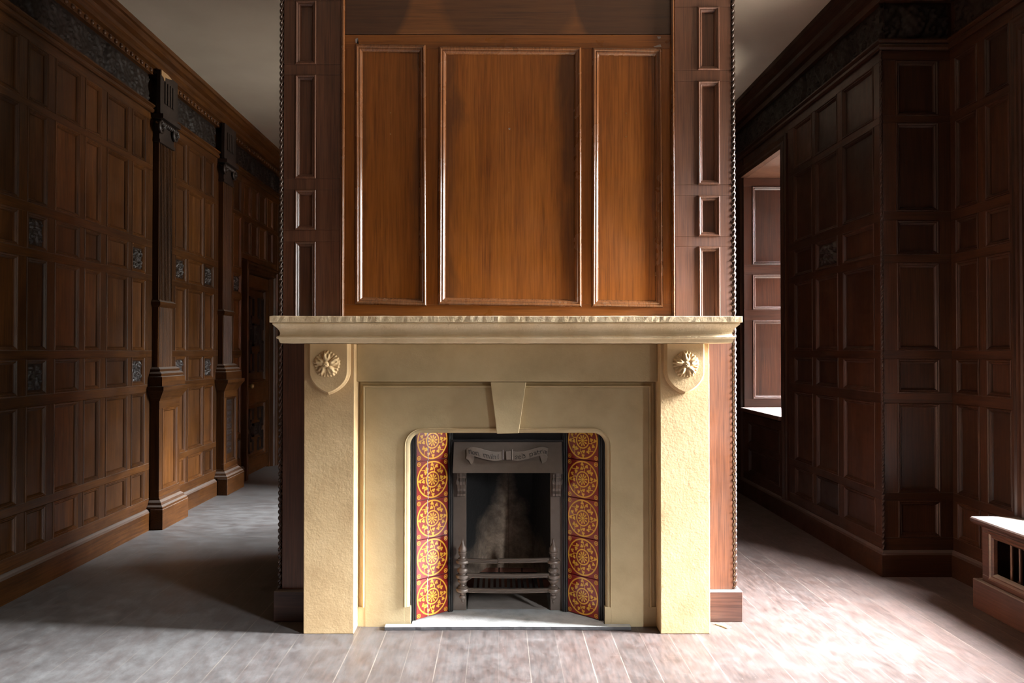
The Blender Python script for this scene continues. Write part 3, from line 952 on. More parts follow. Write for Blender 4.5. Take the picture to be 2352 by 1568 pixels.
mb = MB(); mb.box(.66, 1.0, 3.112, YC + .03, 0, .125); mb.box(CXR + .001, 1.0, YC + .03, 4.16, 0, .125)
mb.build('plinth', plinth_wood, cb, bevel=.003)

# ------------------------------------------------------------------ stone surround
YJ, YS, YFZ, YK, YK2 = 2.983, 3.062, 3.03, 3.108, 3.084
fs = thing('fireplace_surround', 'buff stone fireplace surround with rosette corbels, keystone and moulded mantelshelf', 'fireplace surround', (.035, YJ, 0))
jl0, jl1 = PX(697, 1300, YJ), PX(813, 1300, YJ)
jr0, jr1 = PX(1517, 1300, YJ), PX(1631, 1300, YJ)
ZSB = 1.1386
mb = MB(); mb.box(jl0, jl1, YJ, YK, 0, ZSB - .001); mb.build('jamb', stone_buff, fs, bevel=.003, seg=2)
mb = MB(); mb.box(jr0, jr1, YJ, YK, 0, ZSB - .001); mb.build('jamb', stone_buff, fs, bevel=.003, seg=2)
zf = PZ(1165, 876, YFZ)
mb = MB(); mb.box(jl1 + .0005, jr0 - .0005, YFZ, YK, zf, ZSB - .001); mb.build('frieze', stone_olive, fs, bevel=.002)
# mantelshelf
mxl, mxr, myf = -.840, .899, 2.93
prof = [(0, ZSB), (.004, 1.141), (.0075, 1.150), (.0085, 1.154), (.0145, 1.1575), (.0150, 1.1625), (.012, 1.1655), (.0055, 1.168), (.004, 1.174), (.0045, 1.181), (.007, 1.188), (.0115, 1.195), (.018, 1.202), (.0235, 1.207), (.0270, 1.211), (.0275, 1.2145), (.0255, 1.2170)]
mb = MB()
mb.loops([[(mxl - d, YC - .034, z), (mxl - d, myf - d, z), (mxr + d, myf - d, z), (mxr + d, YC - .034, z)] for d, z in prof])
mb.build('bed_moulding', stone_top, fs)
mb = MB()
n = 120
random.seed(3)
fr_, bk_ = [], []
d = .0365
x0, x1, yf = mxl - d, mxr + d - .002, myf - d
lo, hi = [], []
for i in range(n + 1):
    x = x0 + (x1 - x0) * i / n
    lo.append((x, yf + random.uniform(0, .0015), 1.2178)); hi.append((x, yf + random.uniform(0, .002), 1.2422 - (random.uniform(0, .003) if random.random() < .25 else 0)))
mb.loops([[(x1, YC - .034, 1.2178), (x0, YC - .034, 1.2178)] + lo, [(x1, YC - .034, 1.2424), (x0, YC - .034, 1.2424)] + hi])
mb.build('mantelshelf', stone_top, fs, bevel=.0015)


# corbels with rosettes
def corbel(pxl, pxr, pxt, pyt, rcx, rcy):
    YF = 2.953
    x0, x1 = PX(pxl, 830, YF), PX(pxr, 830, YF)
    tip = P(pxt, pyt, YF)
    zt, zb = ZSB - .0015, PZ(750, 852, YF)
    TM = radians(66)
    pts = [(x0, zt), (x0, zb)]
    for i in range(1, 12):
        a = i / 12
        pts.append((x0 + (tip[0] - x0) * (1 - cos(a * TM)) / (1 - cos(TM)), zb - (zb - tip[2]) * sin(a * TM) / sin(TM)))
    pts.append((tip[0], tip[2]))
    for i in range(11, 0, -1):
        a = i / 12
        pts.append((x1 - (x1 - tip[0]) * (1 - cos(a * TM)) / (1 - cos(TM)), zb - (zb - tip[2]) * sin(a * TM) / sin(TM)))
    pts += [(x1, zb), (x1, zt)]
    cx, cz = (x0 + x1) / 2, zb

    def off(d): return [(cx + (p[0] - cx) * (1 + d / .075), cz + (p[1] - cz) * (1 + d / .075) if p[1] < zb else p[1]) for p in pts]
    mb = MB()
    lv = [(.008, YJ - .0005), (.006, 2.970), (.003, 2.967), (.003, 2.963), (.0005, 2.959), (0, YF + .002), (-.002, YF)]
    mb.loops([[(u, y, v) for u, v in off(d)] for d, y in lv])
    c = mb.build('corbel', stone_buff, fs)
    # rosette: five crumpled petals, ragged rim, pierced button
    rx, _, rz = P(rcx, rcy, YF)
    R = PX(rcx + 30, rcy, YF) - rx
    mb = MB()
    nr, na = 22, 150

    def h(r, a):
        # five lobed petals over a crinkled leaf rim
        ruff = .10 * sin(a * 25) * min(1, max(0, (r - .55) / .3))
        z = (.30 + ruff) * min(1.0, (1 - r) * 9 + .25)
        for k in range(5):
            ak = 2 * pi * k / 5
            x, y = r * sin(a) - .50 * sin(ak), r * cos(a) - .50 * cos(ak)
            u = x * cos(ak) - y * sin(ak)      # across the petal
            v = x * sin(ak) + y * cos(ak)      # outward
            d = (u / .30) ** 2 + (v / .40) ** 2
            if d < 1:
                p = .34 + .66 * sqrt(1 - d)
                p -= .42 * math.exp(-((u - .06) / .075) ** 2 - ((v - .16) / .16) ** 2)
                p += .10 * math.exp(-((u + .13) / .07) ** 2 - ((v - .2) / .12) ** 2)
                z = max(z, p)
        return max(.03, z) * .022

    def fn(i, j):
        a = 2 * pi * i; r = max(j, .001)
        edge = 1 + .030 * sin(a * 25) + .035 * cos(a * 5)
        rr = R * r * (edge if r > .6 else 1 + (edge - 1) * (r / .6) ** 2)
        hh = h(r, a) if r < .999 else 0
        return (rx + rr * sin(a), YF - .0005 - hh, rz + rr * cos(a))
    mb.grid(fn, na, nr)
    mb.lathe([(.0125, YF), (.0125, YF - .018), (.011, YF - .0225), (.007, YF - .0245), (.0005, YF - .025)], rx, rz, 18, axis='Y')
    for q in range(4): mb.ball((rx + .005 * cos(q * pi / 2), YF - .0242, rz + .005 * sin(q * pi / 2)), .0026, .0022, .0026, 6)
    ro = mb.build('rosette', stone_buff, c, recalc=False)
    return c


corbel(711, 798, 753, 902, 751, 836)
corbel(1532, 1617, 1574.5, 901, 1575, 836.5)

# inner slab with round-cornered opening
OX0, OX1, OZ = PX(941, 1200, YS), PX(1391.5, 1200, YS), PZ(1165, 995, YS)
MW = .0215
sx0, sx1, stop = jl1 + .001, jr0 - .001, zf + .004
BD = .029
mb = MB()
RI = .050


def opath(d, n=9):
    x0, x1, z, r = OX0 - d, OX1 + d, OZ + d, RI + d
    pts = [(x0, .0)]
    for i in range(n + 1):
        a = pi - (pi / 2) * i / n
        pts.append((x0 + r + r * cos(a), z - r + r * sin(a)))
    for i in range(n + 1):
        a = pi / 2 - (pi / 2) * i / n
        pts.append((x1 - r + r * cos(a), z - r + r * sin(a)))
    pts.append((x1, .0))
    return pts


face_x0, face_x1, face_z = sx0 + BD, sx1 - BD, stop - BD - .002
op = opath(MW)
zc = OZ + MW - (RI + MW)      # where the corner arcs start
mb.box(face_x0, op[0][0], YS, YK2, .0, zc)
mb.box(op[-1][0], face_x1, YS, YK2, .0, zc)
Tz = lambda u, v, w: (u, w, v)
left = [(face_x0, zc)] + [p for p in op[1:11]] + [(op[10][0], face_z), (face_x0, face_z)]
mb.prism(left, YS, YK2, Tz)
right = [p for p in op[11:21]] + [(face_x1, zc), (face_x1, face_z), (op[11][0], face_z)]
mb.prism(right, YS, YK2, Tz)
mb.box(op[10][0], op[11][0], YS, YK2, OZ + MW, face_z)
# plain stop blocks at the foot
mb.box(sx0, face_x0, YS + .001, YK2, 0, .078); mb.box(face_x1, sx1, YS + .001, YK2, 0, .078)
mb.box(op[0][0], OX0 + .004, YS + .001, YK2, 0, .078); mb.box(OX1 - .004, op[-1][0], YS + .001, YK2, 0, .078)
mb.build('inner_slab', stone_olive, fs, bevel=0)
# roll moulding round the opening
mb = MB()
lv = [(MW, YS + .004), (MW, YS - .004), (MW - .0025, YS - .0055), (MW - .004, YS - .003), (MW - .005, YS + .001)]
for q in range(7):
    a = pi / 2 * q / 6
    lv.append(((MW - .006) * (1 - sin(a)), YS + .001 + .018 * (1 - cos(a))))
lv.append((0, YK2))
loops = []
for dd, y in lv:
    pp = opath(dd); pp[0] = (pp[0][0], .078); pp[-1] = (pp[-1][0], .078)
    loops.append([(u, y, v) for u, v in pp])
mb.loops(loops, closed=False, caps=False, smooth=False)
mb.build('opening_moulding', stone_olive, fs)
# sunk border with bead along the slab's edge
mb = MB()
lv = [(-.0005, YK), (-.0005, YS + .016), (.0035, YS + .014), (.007, YS + .009), (.014, YS + .008), (.016, YS + .006), (.0175, YS + .004), (.019, YS - .003), (.0225, YS - .005), (.026, YS - .003), (.0275, YS + .002), (BD + .0005, YS + .0005)]
mb.loops([[(sx0 + d_, y, .078), (sx0 + d_, y, stop - d_ - .002), (sx1 - d_, y, stop - d_ - .002), (sx1 - d_, y, .078)] for d_, y in lv], closed=False, caps=False)
mb.build('border_moulding', stone_olive, fs)
# keystone
kq = [P(1141, 996, YFZ), P(1191.5, 995, YFZ), P(1209, 877, YFZ), P(1126.5, 877, YFZ)]
mb = MB(); mb.loops([[(p[0], YFZ + .002, p[2]) for p in kq], [(p[0], YS - .0005, p[2]) for p in kq]]); mb.build('keystone', stone_olive, fs, bevel=.002)

# ------------------------------------------------------------------ hearth
hx0, hx1 = PX(883, 1440, 3.02), PX(1450, 1440, 3.02)
HZ = .0135
mb = MB()
front = []
random.seed(5)
for i in range(41):
    t = i / 40
    front.append((hx0 + (hx1 - hx0) * t, 3.018 + .006 * sin(3 * t) + random.uniform(0, .0018)))
poly = front + [(hx1, 3.0545), (OX1 - .008, 3.0545), (OX1 - .008, 3.60), (OX0 + .008, 3.60), (OX0 + .008, 3.0545), (hx0, 3.0545)]
mb.loops([[(u, v, z) for u, v in poly] for z in (.0005, HZ)], True, True, 1, cap_mi=0)
tag(mb.build('hearth', [concrete, slate], bevel=.001), 'thin pale dusty hearth slab in front of the grate', 'hearth')

# ------------------------------------------------------------------ cast-iron grate insert with tiled cheeks
ins = thing('fireplace_grate', 'black cast-iron grate insert with red and ochre tiled cheeks', 'fireplace grate', (.037, 3.15, HZ))
A, Bp = (-.3356, 3.092), (-.2112, 3.197)
A2, B2 = (.4085, 3.092), (.2892, 3.197)


def cheek_T(A, B):
    ln = sqrt((B[0] - A[0]) ** 2 + (B[1] - A[1]) ** 2)
    du = ((B[0] - A[0]) / ln, (B[1] - A[1]) / ln)
    nx, ny = du[1], -du[0]
    if ny > 0: nx, ny = -nx, -ny
    return ln, (lambda s, z, w: (A[0] + du[0] * s + nx * w, A[1] + du[1] * s + ny * w, z)), du, (nx, ny)


def tile_mesh(size_w, size_h, crack):
    """one encaustic tile about its centre, front towards -y"""
    mb = MB()
    mb.loops([[(sx * (size_w / 2 - d), y, sz * (size_h / 2 - d)) for sx, sz in ((-1, -1), (1, -1), (1, 1), (-1, 1))] for d, y in ((0, .008), (0, .0012), (.0012, 0))])
    S = size_h
    kx = size_w / size_h
    W = -.0004

    lay = [0]

    def pt(x, z): return (x * S * kx, W - lay[0] * 2.5e-5, z * S)

    def annulus(cx, cz, r0, r1, n=40, mi=1):
        for i in range(n):
            a, b = 2 * pi * i / n, 2 * pi * (i + 1) / n
            mb.face([pt(cx + r0 * cos(a), cz + r0 * sin(a)), pt(cx + r1 * cos(a), cz + r1 * sin(a)), pt(cx + r1 * cos(b), cz + r1 * sin(b)), pt(cx + r0 * cos(b), cz + r0 * sin(b))], mi)

    def disc(cx, cz, r, n=9, mi=1):
        mb.face([pt(cx + r * cos(2 * pi * i / n), cz + r * sin(2 * pi * i / n)) for i in range(n)], mi)
        lay[0] = (lay[0] + 1) % 11

    def stroke(pts, w, mi=1):
        for (a, b) in zip(pts[:-1], pts[1:]):
            dx, dz = b[0] - a[0], b[1] - a[1]; l = sqrt(dx * dx + dz * dz) or 1
            nx, nz = -dz / l * w / 2, dx / l * w / 2
            mb.face([pt(a[0] + nx, a[1] + nz), pt(b[0] + nx, b[1] + nz), pt(b[0] - nx, b[1] - nz), pt(a[0] - nx, a[1] - nz)], mi)
            lay[0] = (lay[0] + 1) % 11

    def trefoil(cx, cz, ang, r=.027):
        for q in (-1, 0, 1):
            a = ang + q * 2 * pi / 3
            disc(cx + r * .95 * cos(a), cz + r * .95 * sin(a), r)
        disc(cx, cz, r * .7)
    annulus(0, 0, .445, .482, 56); annulus(0, 0, .178, .214, 36)
    for k in range(10):
        a = 2 * pi * k / 10 + .1
        mb.face([pt(.028 * cos(a - .12), .028 * sin(a - .12)), pt(.118 * cos(a - .2), .118 * sin(a - .2)), pt(.148 * cos(a - .12), .148 * sin(a - .12)), pt(.155 * cos(a), .155 * sin(a)), pt(.148 * cos(a + .12), .148 * sin(a + .12)), pt(.118 * cos(a + .2), .118 * sin(a + .2)), pt(.028 * cos(a + .12), .028 * sin(a + .12))], 1)
    disc(0, 0, .036, 12)

    def pol(r, a): return (r * cos(a), r * sin(a))
    for k in range(4):
        a0 = k * pi / 2 - .30
        stroke([pol(.205, a0), pol(.27, a0 + .06), pol(.33, a0 + .20), pol(.385, a0 + .32)], .020)
        stroke([pol(.29, a0 + .10), pol(.325, a0 + .0), pol(.36, a0 - .04)], .016)
        stroke([pol(.29, a0 + .10), pol(.30, a0 + .28), pol(.29, a0 + .38)], .016)
        for (r, da) in ((.395, .34), (.365, -.06), (.285, .42)):
            p = pol(r, a0 + da); trefoil(p[0], p[1], a0 + da)
        b0 = k * pi / 2 + .62
        stroke([pol(.45, b0 + .30), pol(.40, b0 + .26), pol(.355, b0 + .12), pol(.335, b0 - .04)], .018)
        stroke([pol(.37, b0 + .17), pol(.31, b0 + .20)], .016)
        for (r, da) in ((.335, -.06), (.29, .22)):
            p = pol(r, b0 + da); trefoil(p[0], p[1], b0 + da, .029)
    for sx in (-1, 1):
        for sz in (-1, 1):
            cx, cz = sx * .425, sz * .425
            annulus(cx, cz, .040, .057, 18)
            for q in range(4): disc(cx + .014 * cos(q * pi / 2 + .5), cz + .014 * sin(q * pi / 2 + .5), .012, 7)
    if crack:
        W = -.0011
        random.seed(9)
        pts = [(-.14 + random.uniform(-.006, .006) - .02 * (1 - i / 14), .5 - i / 14) for i in range(15)]
        stroke(pts, .022, 2)
    me_o = mb.build('glazed_tile', [tile_red, tile_yellow, tile_crack], None, recalc=False)
    me = me_o.data
    bpy.data.objects.remove(me_o)
    return me


TH = .1605
Z0 = HZ + .002
for (A_, B_, crack) in ((A, Bp, True), (A2, B2, False)):
    ln, T, du, nn = cheek_T(A_, B_)
    me = tile_mesh(ln - .004, TH - .002, crack)
    ang = atan2(du[1], du[0]) if du[0] > 0 else atan2(-du[1], -du[0])
    for k in range(5):
        zc_ = Z0 + TH * (k + .5)
        o_ = bpy.data.objects.new('glazed_tile', me); COL.objects.link(o_)
        o_.parent = ins
        c = T(ln / 2, zc_, 0)
        o_.location = (c[0] - .037, c[1] - 3.15, c[2] - HZ)
        o_.rotation_euler = (0, 0, ang)
        if k == 4: pass
    mb = MB(); mb.box(0, ln, Z0, Z0 + TH * 5, -.016, -.006, 0, T)
    mb.build('tile_bed', grout, ins)
    mb = MB()
    # iron moulding on both edges of the cheek
    sgn = 1 if A_[0] < 0 else -1
    ztop = .86
    for (cx, cy, r) in ((A_[0] - sgn * .020, 3.0945, .0060), (A_[0] - sgn * .011, 3.0945, .0050), (A_[0] - sgn * .003, 3.0945, .0045)):
        mb.tube([(cx, cy, HZ + .0005), (cx, cy, ztop)], r, 10)
    mb.box(min(A_[0], A_[0] - sgn * .026), max(A_[0], A_[0] - sgn * .026), 3.094, 3.115, HZ + .0005, ztop)
    for (cx, cy, r) in ((B_[0] + sgn * .004, 3.196, .0055), (B_[0] + sgn * .0125, 3.199, .0045)):
        mb.tube([(cx, cy, HZ + .0005), (cx, cy, ztop)], r, 10)
    mb.box(min(B_[0], B_[0] + sgn * .02), max(B_[0], B_[0] + sgn * .02), 3.199, 3.225, HZ + .0005, ztop)
    mb.build('cheek_frame', iron_dark, ins)

# register plate: posts, lintel, hood
YR = 3.212
fx0, fx1 = PX(1071, 1250, YR), PX(1264, 1250, YR)
mb = MB(); mb.box(Bp[0] + .018, fx0, YR, YR + .02, HZ + .0005, .80); mb.build('side_plate', iron, ins, bevel=.002)
mb = MB(); mb.box(fx1, B2[0] - .018, YR, YR + .02, HZ + .0005, .80); mb.build('side_plate', iron, ins, bevel=.002)
mb = MB(); mb.box(Bp[0] + .006, B2[0] - .006, YR - .004, YR + .02, .60, .86)
zm0, zm1 = PZ(1165, 1014, 3.195), PZ(1165, 1009, 3.195)
mb.box(Bp[0] + .016, B2[0] - .016, 3.19, YR - .002, zm0, zm1)
mb.build('lintel', iron_dark, ins, bevel=.0015)
hb = PZ(1165, 1086, 3.13); ht = zm0 - .001
hxb0, hxb1 = PX(1040, 1086, 3.13), PX(1292, 1086, 3.13)
hxt0, hxt1 = PX(1042.5, 1015, 3.19), PX(1290, 1015, 3.19)


def hood_y(t): return 3.19 - .060 * (t ** 1.25)      # t: 0 top .. 1 bottom


mb = MB()
lps = []
for i in range(13):
    t = i / 12
    z = ht + (hb - ht) * t
    a, b = hxt0 + (hxb0 - hxt0) * t, hxt1 + (hxb1 - hxt1) * t
    lps.append([(a, hood_y(t), z), (b, hood_y(t), z), (b, YR - .001, z), (a, YR - .001, z)])
mb.loops(lps); hood = mb.build('hood', iron, ins)

# banner with motto on the hood: outline taken in units of the crop, laid on the hood's curved face


def hp(cx, cy, w):
    px, py = 1030 + cx / 8.4, 990 + cy / 8.4
    Y = 3.155
    for _ in range(4):
        z = PZ(px, py, Y); t = min(1, max(0, (ht - z) / (ht - hb))); Y = hood_y(t)
    x, _, z = P(px, py, Y)
    return (x, Y - w, z)


LT = [(345, 345), (400, 315), (480, 305), (600, 325), (750, 370), (900, 393), (1040, 385)]
LBt = [(355, 480), (420, 465), (520, 480), (650, 520), (800, 556), (900, 568), (1040, 550)]
RT = [(1240, 390), (1330, 395), (1450, 380), (1600, 340), (1700, 312), (1820, 297), (1920, 325)]
RB = [(1250, 558), (1340, 565), (1480, 540), (1620, 500), (1750, 466), (1860, 455), (1905, 480)]


def interp(pl, t):
    s = t * (len(pl) - 1); i = min(len(pl) - 2, int(s)); f = s - i
    # catmull-rom
    p0, p1, p2, p3 = pl[max(0, i - 1)], pl[i], pl[i + 1], pl[min(len(pl) - 1, i + 2)]
    return tuple(.5 * (2 * p1[k] + (p2[k] - p0[k]) * f + (2 * p0[k] - 5 * p1[k] + 4 * p2[k] - p3[k]) * f * f + (3 * p1[k] - p0[k] - 3 * p2[k] + p3[k]) * f ** 3) for k in range(2))


mb = MB()


def ribbon(top, bot, amp=.007):
    n = 30
    fr = []
    for i in range(n + 1):
        t = i / n
        a, b = interp(top, t), interp(bot, t)
        w = .0075 + .004 * sin(pi * t)
        fr.append((hp(*a, w), hp(*b, w), hp(*b, -.002), hp(*a, -.002)))
    mb.loops([list(f) for f in fr])


ribbon(LT, LBt); ribbon(RT, RB)
for poly in ([(352, 470), (345, 525), (395, 560), (440, 635), (470, 610), (495, 550), (500, 478), (420, 462)], [(1762, 462), (1790, 560), (1812, 622), (1885, 575), (1918, 490), (1890, 462), (1855, 452)]):
    mb.loops([[hp(x, y, -.002) for x, y in poly], [hp(x, y, .006) for x, y in poly]])
mb.loops([[hp(x, y, -.002) for x, y in ((1100, 385), (1215, 372), (1222, 545), (1108, 548))], [hp(x, y, .010) for x, y in ((1112, 388), (1205, 375), (1210, 542), (1118, 545))]])
for (cx, y0, y1) in ((1048, 352, 545), (1228, 345, 555)):
    mb.tube([hp(cx, y0 + (y1 - y0) * i / 8, .0075) for i in range(9)], [.0026] * 9, 8)
ban = mb.build('banner', iron_pale, hood)

# black-letter strokes: unit box, x-height .62
MIN = lambda x: [[(x - .06, .56), (x, .64), (x, .08), (x + .06, 0)]]
GL = {
    'N': (.62, [[(0, .95), (.08, 1), (.12, .9), (.12, 0)], [(.12, .8), (.45, .95), (.5, .85), (.5, .1), (.6, 0)], [(0, .5), (.2, .55)]]),
    'n': (.5, MIN(.08) + MIN(.36) + [[(.08, .56), (.3, .66), (.36, .58)]]),
    'o': (.46, [[(.06, .1), (.06, .5), (.24, .66), (.38, .54), (.38, .12), (.2, 0), (.06, .1)]]),
    'm': (.76, MIN(.08) + MIN(.34) + MIN(.60) + [[(.08, .56), (.28, .66), (.34, .58)], [(.34, .56), (.54, .66), (.60, .58)]]),
    'i': (.24, MIN(.1) + [[(.08, .78), (.14, .86)]]),
    'h': (.5, [[(.06, 1), (.08, .9), (.08, .08), (.14, 0)]] + MIN(.36) + [[(.08, .56), (.3, .66), (.36, .58)]]),
    's': (.46, [[(.38, .6), (.2, .7), (.06, .52), (.36, .22), (.2, 0), (.04, .1)], [(.38, .6), (.4, .5)]]),
    'e': (.44, [[(.36, .1), (.2, 0), (.06, .12), (.06, .5), (.24, .66), (.36, .5), (.08, .3)]]),
    'd': (.5, [[(.04, 1), (.38, .6), (.38, .12), (.2, 0), (.06, .1), (.06, .48), (.22, .62), (.38, .5)]]),
    'p': (.5, [[(.02, .56), (.08, .64), (.08, -.25)], [(.08, .54), (.28, .66), (.4, .54), (.4, .14), (.24, 0), (.08, .1)]]),
    'a': (.48, [[(.06, .56), (.22, .66), (.36, .56), (.36, .08), (.44, 0)], [(.36, .38), (.16, .34), (.06, .2), (.16, .02), (.36, .14)]]),
    't': (.36, [[(.1, .92), (.1, .1), (.2, 0), (.3, .08)], [(0, .62), (.28, .62)]]),
    'r': (.38, MIN(.08) + [[(.08, .54), (.24, .66), (.32, .58)]]),
    'æ': (.66, [[(.06, .56), (.2, .66), (.32, .56), (.32, .08)], [(.32, .36), (.14, .34), (.06, .2), (.16, .02), (.32, .14)], [(.6, .1), (.46, 0), (.32, .12)], [(.32, .5), (.48, .66), (.6, .5), (.34, .32)]]),
    ' ': (.30, []),
}


def motto(text, top, bot, t0, t1):
    tot = sum(GL[c][0] for c in text)
    mb = MB(); x = 0
    for ch in text:
        w, strokes = GL[ch]
        for st in strokes:
            pts = []
            for (sx, sy) in st:
                t = t0 + (t1 - t0) * (x + sx) / tot
                a, b = interp(top, t), interp(bot, t)
                k = .13 + .68 * (.12 + .80 * sy)
                pts.append(hp(b[0] + (a[0] - b[0]) * k, b[1] + (a[1] - b[1]) * k, .0080 + .004 * sin(pi * t)))
            mb.tube(pts, .00115, 5, smooth=False)
        x += w
    return mb.build('lettering', iron_letter, ban, recalc=False)


motto('Non mihi', LT, LBt, .12, .93)
motto('sed patriæ', RT, RB, .08, .97)


# leaf brackets under the hood
def bracket(cx):
    mb = MB()
    prof = [(0, .598), (-.052, .598), (-.054, .585), (-.046, .578), (-.050, .565), (-.046, .55), (-.034, .54), (-.022, .53), (-.016, .518), (-.024, .508), (-.020, .498), (-.008, .494), (0, .50)]
    for k, (a, b) in enumerate(((-.017, -.007), (-.006, .006), (.007, .017))):
        s = 1.0 if k == 1 else .86
        mb.loops([[(cx + a, YR - .0005 + y * s, z) for y, z in prof], [(cx + b, YR - .0005 + y * s, z) for y, z in prof]])
    for sgn in (-1, 1):
        sp = []
        for i in range(24):
            a = i / 23 * 3.2 * pi; r = .014 * (1 - i / 23 * .8)
            sp.append((cx + sgn * .0185, YR - .034 + r * cos(a), .562 + r * sin(a)))
        mb.tube(sp, .003, 6)
    mb.box(cx - .021, cx + .021, YR - .056, YR - .0005, .5985, hb - .001)
    mb.build('leaf_bracket', iron, ins)


bracket(PX(1060, 1110, 3.19)); bracket(PX(1279, 1110, 3.19))

# fire bars between two turned posts
pxl, pxr, YG = PX(1062.5, 1300, 3.155), PX(1271, 1300, 3.155), 3.155
kz = 3.155 / 1740.0


def post(cx):
    pr = [(1387, .6), (1385, 1.6), (1382, 1.2), (1380, 3.2), (1378, 2.2), (1375, 5), (1371, 7.5), (1367, 7), (1365, 4.5), (1362, 5), (1359, 11), (1356.5, 14.5), (1353, 15.5), (1350, 14.6), (1349, 10.8), (1347.4, 11.4), (1346, 9), (1344.8, 9.4), (1343.6, 6.4), (1341, 5.8), (1338, 8), (1334, 11.3), (1331, 11.4), (1328.2, 9), (1326.4, 8.6), (1325.6, 14.4), (1322, 15.5), (1319.2, 14.8), (1318, 9), (1316.5, 8.6), (1313, 11.6), (1308.5, 12.6), (1304.5, 10.5), (1302, 6), (1296, 5.6), (1293.6, 6.5), (1293, 12.5), (1291.5, 14.8), (1289, 15.5), (1286, 14.6), (1284, 10.5), (1282, 10.8), (1280, 7), (1277, 6.2), (1273, 8.4), (1270, 9.2), (1269, 10.2), (1267, 10.2), (1266, 8.6), (1263, 9.6), (1259, 9.4), (1254, 7), (1249, 4.2), (1244, 2.5), (1240, 1.5), (1239, 2.0), (1237, 1.6), (1236, .3)]
    mb = MB(); mb.lathe([(r * kz, PZ(1165, y, YG)) for y, r in pr], cx, YG, 22)
    z = PZ(1165, 1353, YG)
    mb.box(cx - .008, cx + .008, YG + .006, YR - .0005, z - .008, z + .008)
    mb.build('grate_post', iron, ins, sharp=32)


post(pxl); post(pxr)
BARP = [(-.010, -.0075), (-.013, -.004), (-.010, -.0025), (-.010, -.001), (-.014, .001), (-.010, .003), (-.010, .0045), (-.0125, .0065), (-.009, .009), (.006, .008), (.006, -.0075)]


def firebar(py, segs):
    mb = MB()
    for (a, b, dz) in segs:
        z = PZ(1165, py, YG) + dz
        n = 12; lps = []
        for i in range(n + 1):
            x = a + (b - a) * i / n
            t = (x - pxl) / (pxr - pxl)
            bow = -.012 * sin(pi * t)
            lps.append([(x, YG + bow + y, z + q) for y, q in BARP])
        mb.loops(lps)
    mb.build('fire_bar', iron, ins)


xb = PX(1143, 1286, 3.145)
firebar(1286, [(pxl + .018, xb - .001, -.001), (xb + .001, pxr - .018, .002)])
firebar(1320, [(pxl + .018, pxr - .018, 0)])
firebar(1354, [(pxl + .018, pxr - .018, 0)])
# bottom grating
mb = MB()
for k in range(13):
    x = -.105 + k * .0235
    mb.box(x, x + .0125, YG + .02, 3.40, .106, .120)
mb.box(-.125, .212, YG + .012, YG + .026, .104, .119); mb.box(-.125, .212, 3.39, 3.405, .104, .119)
mb.build('bottom_grating', iron_dark, ins)
# firebox lining
mb = MB()


def slab(pts, d=(0, .02, 0)): mb.loops([pts, [tuple(p[i] + d[i] for i in range(3)) for p in pts]])


bx0, bx1, YB_ = -.075, .165, 3.47
slab([(-.055, YB_, .12), (.045, YB_, .12), (.045, 3.44, .62), (-.045, 3.44, .62)])
slab([(.0465, YB_ - .004, .12), (bx1 - .01, YB_ - .004, .12), (bx1 - .01, 3.44, .62), (.0465, 3.436, .62)])
slab([(fx0 - .01, YR + .021, .12), (-.055, YB_, .12), (-.045, 3.44, .62), (fx0 - .01, YR + .021, .62)], (-.02, .015, 0))
slab([(fx1 + .01, YR + .021, .12), (bx1 - .01, YB_ - .004, .12), (bx1 - .01, 3.44, .62), (fx1 + .01, YR + .021, .62)], (.02, .015, 0))
slab([(fx0 - .01, YR + .021, .62), (fx1 + .01, YR + .021, .62), (bx1, 3.50, .70), (bx0, 3.50, .70)], (0, 0, .02))
mb.build('fireback', fireclay_mat, ins)
mb = MB()
random.seed(2)
for r in range(2):
    x = fx0 - .02 - r * .05
    while x < fx1 + .02:
        w = .105; mb.box(max(x, fx0 - .02), min(x + w - .004, fx1 + .02), 3.475 + random.uniform(0, .006), 3.54, .001 + HZ + r * .055, HZ + .052 + r * .055); x += w
mb.build('back_bricks', brick, ins, bevel=.003)
mb = MB()
mb.grid(lambda a, b: (fx0 + .004 + a * (fx1 - fx0 - .008), 3.225 + b * .245, HZ + .001 + .018 * b * (.6 + .4 * sin(9 * a + 4 * b)) + .004 * abs(sin(40 * a) * sin(31 * b))), 24, 20)
mb.build('ash_bed', ash_mat, ins, recalc=False)

# pale splinter lying on the floor by the right plinth
mb = MB()
a, c = P(1642, 1434, 3.07), P(1680, 1442, 3.05)
sp0, sp1 = (PX(1642, 1436, 3.08), 3.085), (PX(1681, 1441, 3.04), 3.045)
mb.prism([(sp0[0], sp0[1]), (sp0[0] + .02, sp0[1] - .022), (sp1[0] - .02, sp1[1] - .008), (sp1[0], sp1[1]), (sp1[0] - .012, sp1[1] + .016), (sp0[0] + .03, sp0[1] + .002)], .0008, .006, lambda u, v, w: (u, v, w))
tag(mb.build('wood_splinter', chip_wood, bevel=.001), 'pale splinter of wood on the floor beside the right jamb', 'splinter')

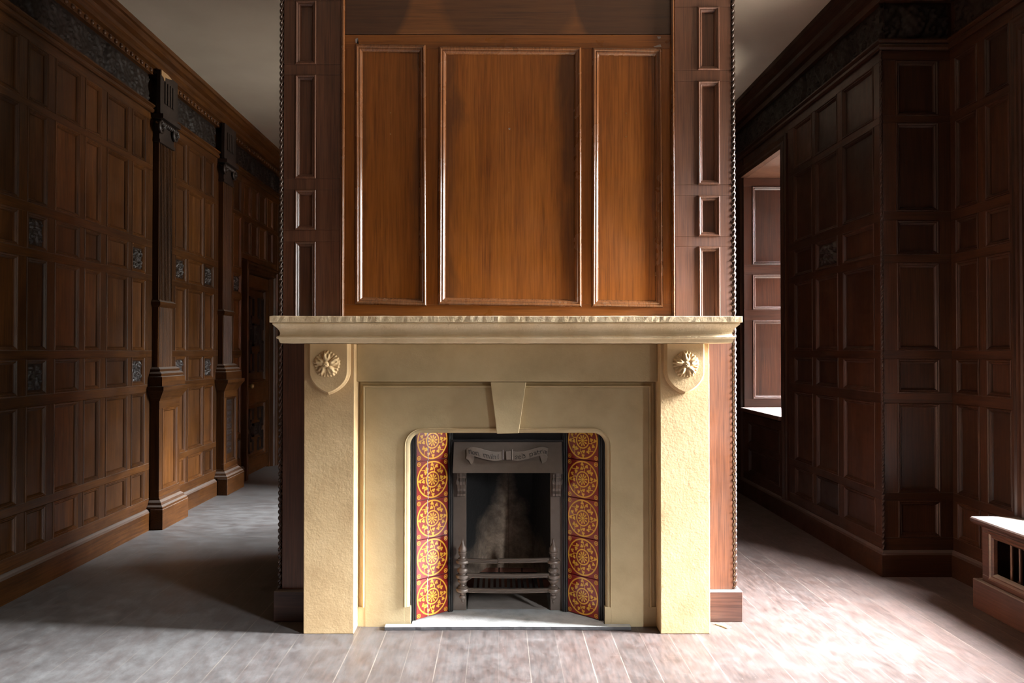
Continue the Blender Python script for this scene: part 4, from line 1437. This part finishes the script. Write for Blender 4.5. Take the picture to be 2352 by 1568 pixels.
# ------------------------------------------------------------------ light: overcast sky through the two windows and the added fill window
wd = bpy.data.worlds.new('overcast_sky'); scene.world = wd
wd.use_nodes = True
nt = wd.node_tree; nt.nodes.clear()
out = N(nt, 'ShaderNodeOutputWorld'); bg = N(nt, 'ShaderNodeBackground'); L(nt, bg.outputs[0], out.inputs[0])
tc = N(nt, 'ShaderNodeTexCoord'); sep = N(nt, 'ShaderNodeSeparateXYZ'); L(nt, tc.outputs['Generated'], sep.inputs[0])
c = ramp(nt, math_(nt, 'MULTIPLY_ADD', sep.outputs[2], .5, .5), [(.49, (.10, .095, .085)), (.53, (.04, .045, .04)), (.58, (.078, .085, .083)), (.68, (.92, .97, 1.03)), (.85, (.96, 1.0, 1.05))])
L(nt, c, bg.inputs[0]); bg.inputs[1].default_value = 300.0


def portal(name, x, y0, y1, z0, z1):
    ld = bpy.data.lights.new(name, 'AREA'); ld.shape = 'RECTANGLE'
    ld.size, ld.size_y = (z1 - z0), (y1 - y0)
    ld.cycles.is_portal = True
    o = bpy.data.objects.new(name, ld); COL.objects.link(o)
    o.location = (x, (y0 + y1) / 2, (z0 + z1) / 2)
    o.rotation_euler = (0, radians(90), 0)
    return o


portal('near_window_daylight', XR + .37, *W1)
portal('fill_window_daylight', XR + .37, *W_FILL)
portal('far_window_daylight', XR + .37, *W2)

# ------------------------------------------------------------------ camera, view
cd = bpy.data.cameras.new('camera'); cam = bpy.data.objects.new('camera', cd); COL.objects.link(cam)
cd.sensor_fit = 'HORIZONTAL'; cd.sensor_width = 36.0
cd.lens = F_PX / 2352.0 * 36.0
cd.shift_x = (1176.0 - VPX) / 2352.0
cd.clip_start = .05
cam.location = (0, 0, CAM_Z)
cam.rotation_euler = (radians(90) + PITCH, 0, 0)
scene.camera = cam
vs = scene.view_settings
vs.view_transform = 'Standard'; vs.look = 'None'; vs.exposure = 0.85; vs.gamma = 1.0; vs.use_curve_mapping = False
scene.cycles.max_bounces = 8
scene.cycles.diffuse_bounces = 5
scene.cycles.sample_clamp_indirect = 8.0
